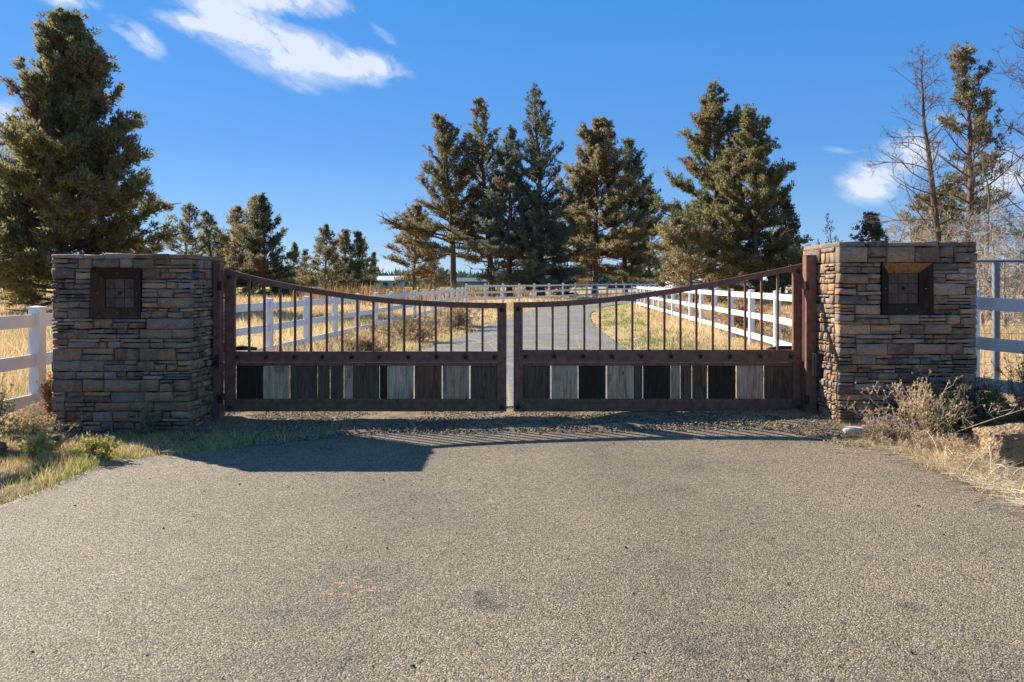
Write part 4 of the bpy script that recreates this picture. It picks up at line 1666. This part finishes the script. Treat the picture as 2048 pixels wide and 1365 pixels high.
def right_verge():
    r = np.random.default_rng(8)
    n = 30000
    x = np.concatenate([r.uniform(3.3, 7.0, n), r.uniform(2.6, 4.4, 6000)])
    y = np.concatenate([r.uniform(3.6, 9.6, n), r.uniform(6.6, 8.3, 6000)])
    keep = (~in_asphalt(x, y, -0.03)) & not_pillar(x, y)
    keep &= ~((lumpy(x, y, 3.0, 2.0) < 0.20))
    x, y = x[keep], y[keep]
    n = len(x)
    straw = np.array([(0.70, 0.54, 0.32), (0.80, 0.65, 0.42), (0.56, 0.40, 0.21), (0.84, 0.72, 0.5), (0.42, 0.29, 0.16)])
    cols = straw[r.integers(0, 5, n)]
    g = r.random(n) < 0.05
    cols = np.where(g[:, None], np.array([0.25, 0.30, 0.08]), cols)
    L = lumpy(x, y, 1.7, 1.3)
    h = 0.04 + 0.12 * L * r.random(n)
    near = (x > 4.0) & (x < 5.4) & (y < 6.7) & (y > 5.6)
    h = np.where(near, h * 0.45, h)
    blades(x, y, h, np.full(n, 0.005), cols, r, 1.0, 'dry_verge_grass', 5, 0.04)
    # long pale straws lying along the edge of the asphalt
    m = 230
    yy = r.uniform(3.8, 7.6, m)
    xx = 3.52 + np.abs(r.standard_normal(m)) * 0.12 + 0.02
    segs = []
    for k in range(m):
        a = math.pi / 2 + r.standard_normal() * 0.6
        Ls = r.uniform(0.12, 0.5)
        p = np.array([xx[k], yy[k], 0.02 + r.random() * 0.03])
        pts = [p + np.array([math.cos(a + c * 0.25 * q) * Ls * q / 3, math.sin(a + c * 0.25 * q) * Ls * q / 3, 0.02 * math.sin(q)]) for q, c in ((0, 1), (1, 1), (2, 1), (3, 1))]
        pts = np.array(pts)
        pts[:, 2] = gz(pts[:, 0], pts[:, 1]) + 0.015 + np.abs(pts[:, 2] - 0.02) * 0.8
        segs.append((pts, np.full(4, r.uniform(0.0015, 0.003))))
    m = 900
    for k in range(m):
        a = r.uniform(0, 6.28)
        Ls = r.uniform(0.1, 0.45)
        x0, y0 = r.uniform(3.4, 6.0), r.uniform(4.0, 8.2)
        if not not_pillar(np.array([x0]), np.array([y0]), 0.1)[0] or in_asphalt(np.array([x0]), np.array([y0]))[0]:
            continue
        if x0 > 3.95 and 5.9 < y0 < 7.0:
            continue
        e = r.uniform(0, 0.9)
        q = np.linspace(0, 1, 4)
        pts = np.stack([x0 + np.cos(a) * q * Ls * math.cos(e), y0 + np.sin(a) * q * Ls * math.cos(e), 0.02 + np.sin(q * 2.2) * Ls * math.sin(e) * 0.8], 1)
        pts[:, 2] += gz(pts[:, 0], pts[:, 1])
        segs.append((pts, np.full(4, r.uniform(0.0012, 0.0028))))
    V, Fq = tubes_np(segs, 3)
    cc = np.repeat(np.array([(0.72, 0.62, 0.46), (0.6, 0.48, 0.32), (0.78, 0.7, 0.56)])[r.integers(0, 3, len(segs))], 12, 0)
    tag(np_obj('fallen_straw', V, Fq, M['twig'], cc), kind='stuff')


right_verge()


def grit(name, x, y, s, cols, r, lift=0.0, squash=0.6):
    """irregular little stones (octahedra)"""
    n = len(x)
    base = np.array([(1, 0, 0), (0, 1, 0), (-1, 0, 0), (0, -1, 0), (0, 0, 1), (0, 0, -0.6)], float)
    tri = np.array([(0, 1, 4), (1, 2, 4), (2, 3, 4), (3, 0, 4), (1, 0, 5), (2, 1, 5), (3, 2, 5), (0, 3, 5)])
    a = r.uniform(0, 6.28, n)
    V = base[None] * s[:, None, None] * r.uniform(0.55, 1.3, (n, 6, 1))
    V[:, :, 2] *= squash
    ca, sa = np.cos(a)[:, None], np.sin(a)[:, None]
    X = V[:, :, 0] * ca - V[:, :, 1] * sa + x[:, None]
    Y = V[:, :, 0] * sa + V[:, :, 1] * ca + y[:, None]
    Z = V[:, :, 2] + (gz(x, y) + lift + s * 0.3)[:, None]
    V = np.stack([X, Y, Z], -1).reshape(-1, 3)
    f = (tri[None] + (np.arange(n) * 6)[:, None, None]).reshape(-1, 3)
    o = np_obj(name, V, f, M['grit'], np.repeat(cols, 6, 0))
    tag(o, kind='stuff')


def gravel():
    r = np.random.default_rng(9)
    n = 20000
    x = r.uniform(-3.6, 3.9, n)
    y = r.uniform(7.55, 9.8, n)
    keep = (~in_asphalt(x, y, -0.12)) & not_pillar(x, y)
    x, y = x[keep], y[keep]
    n = len(x)
    pal_ = np.array([(0.30, 0.24, 0.17), (0.16, 0.13, 0.11), (0.38, 0.31, 0.22), (0.22, 0.18, 0.14), (0.09, 0.08, 0.08)])
    grit('gravel', x, y, r.uniform(0.006, 0.018, n), pal_[r.integers(0, 5, n)], r, 0.012)
    # dark lava gravel at the pillar feet and on the verges
    m = 9000
    x = np.concatenate([r.uniform(-5.2, -3.1, m), r.uniform(2.7, 6.5, m)])
    y = np.concatenate([r.uniform(7.75, 8.35, m), r.uniform(5.0, 9.0, m)])
    keep = (~in_asphalt(x, y, -0.02)) & not_pillar(x, y) & (lumpy(x, y, 2.5, 4) > 0.35)
    x, y = x[keep], y[keep]
    n = len(x)
    pal_ = np.array([(0.055, 0.05, 0.05), (0.10, 0.09, 0.085), (0.18, 0.14, 0.11), (0.07, 0.065, 0.065)])
    grit('lava_gravel', x, y, r.uniform(0.008, 0.022, n), pal_[r.integers(0, 4, n)], r, 0.012)
    # dark chips scattered over the apron
    n = 420
    x = r.uniform(-3.3, 3.3, n)
    y = 8.0 - r.random(n) ** 1.3 * 5.6
    k = y < apron_far(x) - 0.03
    x, y = x[k], y[k]
    n = len(x)
    cc = np.array([(0.03, 0.03, 0.035), (0.06, 0.05, 0.05), (0.35, 0.3, 0.25)])[r.choice(3, n, p=[0.6, 0.3, 0.1])]
    grit('loose_chips', x, y, r.uniform(0.003, 0.009, n) * np.where(r.random(n) < 0.10, 1.4, 1), cc, r, 0.005)
    # straw crumbs along the joint and green tufts in it
    n = 4600
    x = r.uniform(-3.4, 3.6, n)
    y = r.uniform(7.75, 9.1, n)
    L = lumpy(x, y, 2.6, 0.7)
    keep = (~in_asphalt(x, y, -0.05)) & not_pillar(x, y) & (r.random(n) < L ** 1.5 * np.where(y < 8.35, 0.35, 1.0))
    x, y = x[keep], y[keep]
    n = len(x)
    pal_ = np.array([(0.22, 0.30, 0.06), (0.30, 0.34, 0.10), (0.50, 0.38, 0.20), (0.60, 0.48, 0.3)])
    blades(x, y, r.uniform(0.02, 0.075, n), np.full(n, 0.006), pal_[r.integers(0, 4, n)], r, 0.7, 'joint_grass', 4, 0.025)
    # grass in the cracks of the driveway
    xs, ys = [], []
    for (x0, x1, yy, nn) in ((-2.2, 3.0, 20.8, 520), (-0.6, 1.0, 21.0, 60), (1.5, 3.1, 31.0, 160), (-0.6, 0.4, 30.5, 60), (0.9, 2.6, 40.0, 80)):
        xx = r.uniform(x0, x1, nn)
        xs.append(xx)
        ys.append(yy + 0.12 * np.sin(xx * 2.1) + r.standard_normal(nn) * 0.05)
    x, y = np.concatenate(xs), np.concatenate(ys)
    n = len(x)
    pal_ = np.array([(0.34, 0.42, 0.06), (0.42, 0.46, 0.10), (0.5, 0.42, 0.2)])
    blades(x, y, r.uniform(0.03, 0.07, n), np.full(n, 0.02), pal_[r.integers(0, 3, n)], r, 0.7, 'crack_grass', 4, 0.03)


gravel()


# ------------------------------------------------------------------ single plants, rocks
def weed(x, y, H, W, label, seed, stems=22, leafc=((0.22, 0.26, 0.07), (0.30, 0.30, 0.10)), tipc=((0.45, 0.28, 0.12),), stemc=(0.35, 0.26, 0.16), leaf_n=10, leaf_s=0.035, heads=0.0, name='weed_plant', cat='plant', sub=3, lean=0.5, tagit=True, group=None, straight=0.0):
    r = np.random.default_rng(seed)
    root = empty(name, (x, y, float(gz(x, y))))
    tag(root, label, cat, group)
    segs, C, CC, HC, HR = [], [], [], [], []
    leafc = np.array(leafc)
    tipc = np.array(tipc)
    for i in range(stems):
        az = r.uniform(0, 6.28)
        ln = abs(r.standard_normal()) * lean * 0.6
        h = H * r.uniform(0.55, 1.05)
        k = 6
        q = np.linspace(0, 1, k)
        bx_, by_ = r.standard_normal(2) * W * 0.12
        cur = r.standard_normal(2) * 0.06 * H
        pts = np.stack([bx_ + math.cos(az) * ln * W * q ** 1.2 * 1.2 + cur[0] * q * q, by_ + math.sin(az) * ln * W * q ** 1.2 * 1.2 + cur[1] * q * q, h * q * math.cos(min(ln, 1.2) * 0.55) - 0.02], 1)
        segs.append((pts, np.linspace(0.0042, 0.0015, k) * (0.8 + H)))
        tips = [pts[-1]]
        for s in range(sub):
            u = r.uniform(0.3, 0.95)
            f = u * (k - 1)
            j = min(int(f), k - 2)
            b0 = pts[j] + (pts[j + 1] - pts[j]) * (f - j)
            aa = r.uniform(0, 6.28)
            sl_ = H * 0.28 * r.uniform(0.4, 1.1)
            e = b0 + np.array([math.cos(aa) * 0.6, math.sin(aa) * 0.6, 0.7 + straight]) * sl_
            md = (b0 + e) / 2 + np.array([math.cos(aa), math.sin(aa), -0.3]) * sl_ * 0.12
            segs.append((np.array([b0, md, e]), np.array([0.0022, 0.0016, 0.001]) * (0.8 + H)))
            tips.append(e)
            for w in range(2):
                u2 = r.uniform(0.4, 1)
                p0 = b0 + (e - b0) * u2
                e2 = p0 + r.standard_normal(3) * sl_ * 0.25 + np.array([0, 0, sl_ * 0.2])
                segs.append((np.array([p0, e2]), np.array([0.0014, 0.0009]) * (0.8 + H)))
                tips.append(e2)
        for q_ in range(leaf_n):
            u = r.uniform(0.05, 0.95)
            f = u * (k - 1)
            j = min(int(f), k - 2)
            C.append(pts[j] + (pts[j + 1] - pts[j]) * (f - j) + r.standard_normal(3) * 0.02)
            CC.append(leafc[r.integers(len(leafc))])
        for tpt in tips:
            if heads and r.random() < heads:
                HC.append(tpt)
                HR.append(tipc[r.integers(len(tipc))])
    V, Fq = tubes_np(segs, 3)
    np_obj('stems', V, Fq, M['twig'], np.tile(np.array(stemc), (len(V), 1)), root)
    if C and leaf_n:
        C = np.array(C)
        V, f, c = sprays(C, np.full(len(C), leaf_s * 0.7), 5, leaf_s, np.array(CC), r, up=0.3)
        np_obj('leaves', V, f, M['grass'], c, root)
    if HC:
        V, f, c = sprays(np.array(HC), np.full(len(HC), 0.008), 9, 0.014, np.array(HR), r, up=0.2)
        np_obj('flower_heads', V, f, M['grass'], c, root)
    return root


GRN = ((0.30, 0.38, 0.09), (0.40, 0.44, 0.13), (0.22, 0.29, 0.07), (0.52, 0.48, 0.2))
weed(-4.92, 7.45, 0.66, 0.5, 'tall leafy weed with brown seed heads in front of the near left fence', 401, 40, GRN + ((0.55, 0.40, 0.2), (0.46, 0.3, 0.14)), ((0.34, 0.19, 0.09),), (0.36, 0.25, 0.14), 11, 0.04, 0.9)
weed(-4.45, 7.45, 0.34, 0.4, 'low bushy yellow-green weed beside the foot of the left fence post', 402, 34, ((0.38, 0.36, 0.14), (0.45, 0.38, 0.18)), ((0.5, 0.34, 0.18),), (0.45, 0.33, 0.2), 10, 0.03, 0.8)
weed(-4.72, 6.45, 0.30, 0.5, 'rusty dry weed on the verge at the left picture edge', 403, 22, ((0.36, 0.20, 0.10), (0.45, 0.30, 0.16)), ((0.4, 0.24, 0.12),), (0.4, 0.26, 0.15), 10, 0.025, 0.8)
weed(-4.15, 7.0, 0.24, 0.4, 'small nodding grass clump with pale heads before the left pillar', 404, 30, GRN, ((0.62, 0.42, 0.22),), (0.5, 0.4, 0.24), 8, 0.03, 0.9)
weed(-3.62, 6.95, 0.22, 0.3, 'bright yellow-green clump at the corner of the asphalt', 405, 30, ((0.42, 0.44, 0.10), (0.34, 0.38, 0.09)), ((0.5, 0.3, 0.15),), (0.42, 0.38, 0.2), 12, 0.032, 0.9)
weed(-3.66, 8.02, 0.36, 0.10, 'slim feathery grey-green weed against the left pillar', 406, 9, ((0.24, 0.25, 0.13), (0.32, 0.30, 0.17)), ((0.4, 0.32, 0.2),), (0.35, 0.28, 0.18), 34, 0.03, 0.9, sub=5, lean=0.25)
weed(-4.95, 8.55, 0.62, 0.14, 'narrow rust coloured weed between left fence post and pillar', 407, 14, ((0.45, 0.24, 0.09), (0.52, 0.30, 0.12)), ((0.5, 0.3, 0.14),), (0.42, 0.25, 0.12), 30, 0.03, 0.5, lean=0.2)
weed(-4.98, 8.3, 0.30, 0.3, 'pale dry sprig in front of the left fence post', 408, 22, ((0.50, 0.38, 0.24),), ((0.6, 0.44, 0.28),), (0.55, 0.42, 0.28), 8, 0.022, 0.9)
# right
TAN = ((0.40, 0.30, 0.18), (0.30, 0.24, 0.14))
weed(3.95, 7.75, 0.62, 0.75, 'dry branching shrub with tan seed heads against the right pillar', 411, 34, ((0.2, 0.2, 0.09), (0.34, 0.26, 0.14)), ((0.78, 0.58, 0.36), (0.66, 0.48, 0.28)), (0.52, 0.40, 0.28), 5, 0.026, 1.0, name='dry_shrub', cat='shrub', lean=0.8, sub=5)
weed(4.45, 7.85, 0.60, 0.6, 'dark green shrub with dry stalks in front of the right end of the right pillar', 412, 60, ((0.06, 0.085, 0.045), (0.09, 0.11, 0.055), (0.13, 0.14, 0.07)), ((0.5, 0.36, 0.22),), (0.26, 0.2, 0.15), 34, 0.035, 0.5, name='dark_shrub', cat='shrub', lean=0.8, sub=5)
weed(3.55, 7.6, 0.34, 0.5, 'low aster bush with purple flecks left of the dry shrub', 413, 36, ((0.20, 0.21, 0.09), (0.38, 0.30, 0.16)), ((0.62, 0.46, 0.26), (0.62, 0.46, 0.26), (0.35, 0.22, 0.5)), (0.38, 0.3, 0.2), 12, 0.024, 0.95, name='aster_bush', cat='shrub', lean=0.8, sub=4)
weed(5.15, 7.9, 0.55, 0.8, 'brown twiggy shrub under the right white fence behind the boulder', 414, 50, ((0.20, 0.15, 0.07), (0.14, 0.12, 0.06)), ((0.4, 0.27, 0.14),), (0.28, 0.2, 0.14), 16, 0.03, 0.6, name='dry_shrub', cat='shrub', lean=0.9, sub=4)
weed(5.7, 8.6, 0.85, 0.8, 'tall thin dry weeds rising through the right white fence', 415, 34, ((0.34, 0.24, 0.11), (0.2, 0.14, 0.07)), ((0.36, 0.24, 0.12),), (0.34, 0.25, 0.16), 10, 0.03, 0.8, cat='shrub', lean=0.6, sub=4, name='dry_shrub')
weed(3.85, 7.15, 0.20, 0.55, 'mat of tangled pale weeds in front of the dry shrub', 416, 60, ((0.5, 0.4, 0.26), (0.42, 0.3, 0.18)), ((0.66, 0.5, 0.34),), (0.6, 0.48, 0.34), 8, 0.022, 0.8, lean=1.3, sub=4)
for i, (px, D, h) in enumerate([(1876, 7.4, 0.42), (1884, 7.5, 0.40), (1896, 7.35, 0.46)]):
    lab = ['short straight tan stalk left of the boulder, first of three', 'middle one of three straight tan stalks left of the boulder', 'tallest leaning tan stalk just left of the boulder'][i]
    weed(at_px(px, D), D, h, 0.03, lab, 420 + i, 1, TAN, ((0.62, 0.36, 0.16),), (0.55, 0.38, 0.2), 26, 0.014, 0.0, sub=2, lean=0.1, name='dry_stalk', group='straight dry stalks by the boulder')

# shrubs along the fences beyond the gate
for i, (x, y, h, w, cc, lab) in enumerate([
    (-3.2, 17.2, 0.45, 0.9, ((0.40, 0.28, 0.14), (0.30, 0.22, 0.12)), 'tangled brown brush pile at the fence above the left gate planks'),
    (-2.7, 21.5, 0.7, 1.2, ((0.46, 0.34, 0.18), (0.34, 0.27, 0.15)), 'tawny weed clump left of the driveway by the white fence'),
    (-1.9, 27.0, 0.9, 1.4, ((0.50, 0.38, 0.22), (0.38, 0.30, 0.17)), 'large straw coloured weed clump where the driveway bends'),
    (7.1, 24.5, 1.1, 1.2, ((0.52, 0.22, 0.06), (0.42, 0.20, 0.07)), 'orange leaved shrub behind the right fence'),
    (7.6, 20.5, 0.9, 1.8, ((0.28, 0.20, 0.13), (0.34, 0.26, 0.17)), 'grey-brown brush behind the right fence near the gate'),
    (-6.9, 16.6, 0.9, 0.7, ((0.28, 0.22, 0.12), (0.34, 0.26, 0.15)), 'dark dry weed in the field behind the left fence'),
]):
    weed(x, y, h, w, lab, 430 + i, 60, cc, ((0.45, 0.3, 0.16),), (0.36, 0.27, 0.18), 16, 0.06, 0.4, name='field_shrub', cat='shrub', lean=0.9, sub=4)


def weeds_far():
    r = np.random.default_rng(44)
    n = 420
    y = r.uniform(50, 110, n)
    x = (r.uniform(600, 1060, n) - 1024) / 1600 * y
    k = x < -5.8 + 0.0525 * y - 1
    k |= (y > 75)
    x, y = x[k], y[k]
    n = len(x)
    cols = np.array([(0.28, 0.17, 0.08), (0.38, 0.22, 0.10), (0.20, 0.15, 0.08)])[r.integers(0, 3, n)]
    blades(x, y, r.uniform(0.7, 1.6, n), np.full(n, 0.12), cols, r, 0.25, 'tall_dead_weeds', 9, 0.28)


weeds_far()


def rock(x, y, sx, sy, sz, label, seed, mat, col=(0.4, 0.35, 0.3), amp=0.14, name='boulder', sub=5, flat=0.0, rz=0.0):
    import bmesh
    from mathutils import noise as mn
    bm = bmesh.new()
    bmesh.ops.create_icosphere(bm, subdivisions=sub, radius=1.0)
    for v in bm.verts:
        p = v.co.copy()
        q = Vector((math.copysign(abs(p.x) ** 0.55, p.x), math.copysign(abs(p.y) ** 0.55, p.y), math.copysign(abs(p.z) ** 0.55, p.z)))
        n = mn.fractal(p * 1.6 + Vector((seed, 0, 0)), 0.8, 2.0, 5) * amp
        n += abs(mn.noise(p * 6 + Vector((0, seed, 0)))) * -0.10 * (1 - flat) + mn.noise(p * 15) * 0.035
        q = q * (1 + n)
        v.co = Vector((q.x * sx, q.y * sy, q.z * sz))
    me = bpy.data.meshes.new(name)
    bm.to_mesh(me)
    bm.free()
    me.polygons.foreach_set('use_smooth', [True] * len(me.polygons))
    ca = me.color_attributes.new('col', 'FLOAT_COLOR', 'POINT')
    ca.data.foreach_set('color', np.tile(np.array([*col, 1], np.float32), len(me.vertices)))
    me.materials.append(mat)
    o = bpy.data.objects.new(name, me)
    COL.objects.link(o)
    o.location = (x, y, float(gz(x, y)) + sz * 0.8)
    o.rotation_euler = (0, 0, rz)
    tag(o, label, 'rock')
    return o


rock(4.56, 6.80, 0.56, 0.24, 0.185, 'pitted brown lava boulder on the dry verge at right', 3.0, M['boulder'], rz=R(-8))
rock(-5.0, 7.15, 0.42, 0.26, 0.055, 'flat grey stone slab in the weeds at the left picture edge', 8.0, M['boulder'], flat=1.0, name='flat_rock', sub=4)
rock(3.42, 7.98, 0.115, 0.06, 0.035, 'small pale stone at the foot of the right gate post', 5.0, M['grit'], (0.48, 0.47, 0.44), flat=1.0, name='pale_stone', sub=3)

# bent white pipe in the grass by the driveway
b = MB()
px0, py0 = at_px(1284, 18.9), 18.9
b.tube([(px0 - 0.25, py0 + 0.05, 0.20), (px0 - 0.05, py0, 0.235), (px0 + 0.02, py0, 0.22), (px0 + 0.05, py0, 0.0)], 0.014, 8)
tag(b.build('white_pipe', M['vinyl'], None, True), 'thin bent white pipe standing in the grass right of the driveway', 'pipe')

# twigs lying on the green strip before the left pillar
r = np.random.default_rng(77)
segs = []
for k in range(7):
    a = r.uniform(-0.6, 0.9)
    L = r.uniform(0.08, 0.22)
    p = np.array([-2.95 + r.standard_normal() * 0.08, 7.15 + r.standard_normal() * 0.05, 0.05])
    segs.append((np.array([p, p + np.array([math.cos(a), 0.4 * math.sin(a), 0.25 * r.random()]) * L * 0.5, p + np.array([math.cos(a + 0.2), 0.4 * math.sin(a), 0.35 * r.random()]) * L]), np.array([0.004, 0.003, 0.0015])))
V, Fq = tubes_np(segs, 4)
tag(np_obj('fallen_twig', V, Fq, M['twig'], np.array([0.36, 0.27, 0.18])), 'small forked twig lying on the grass before the left pillar', 'twig')
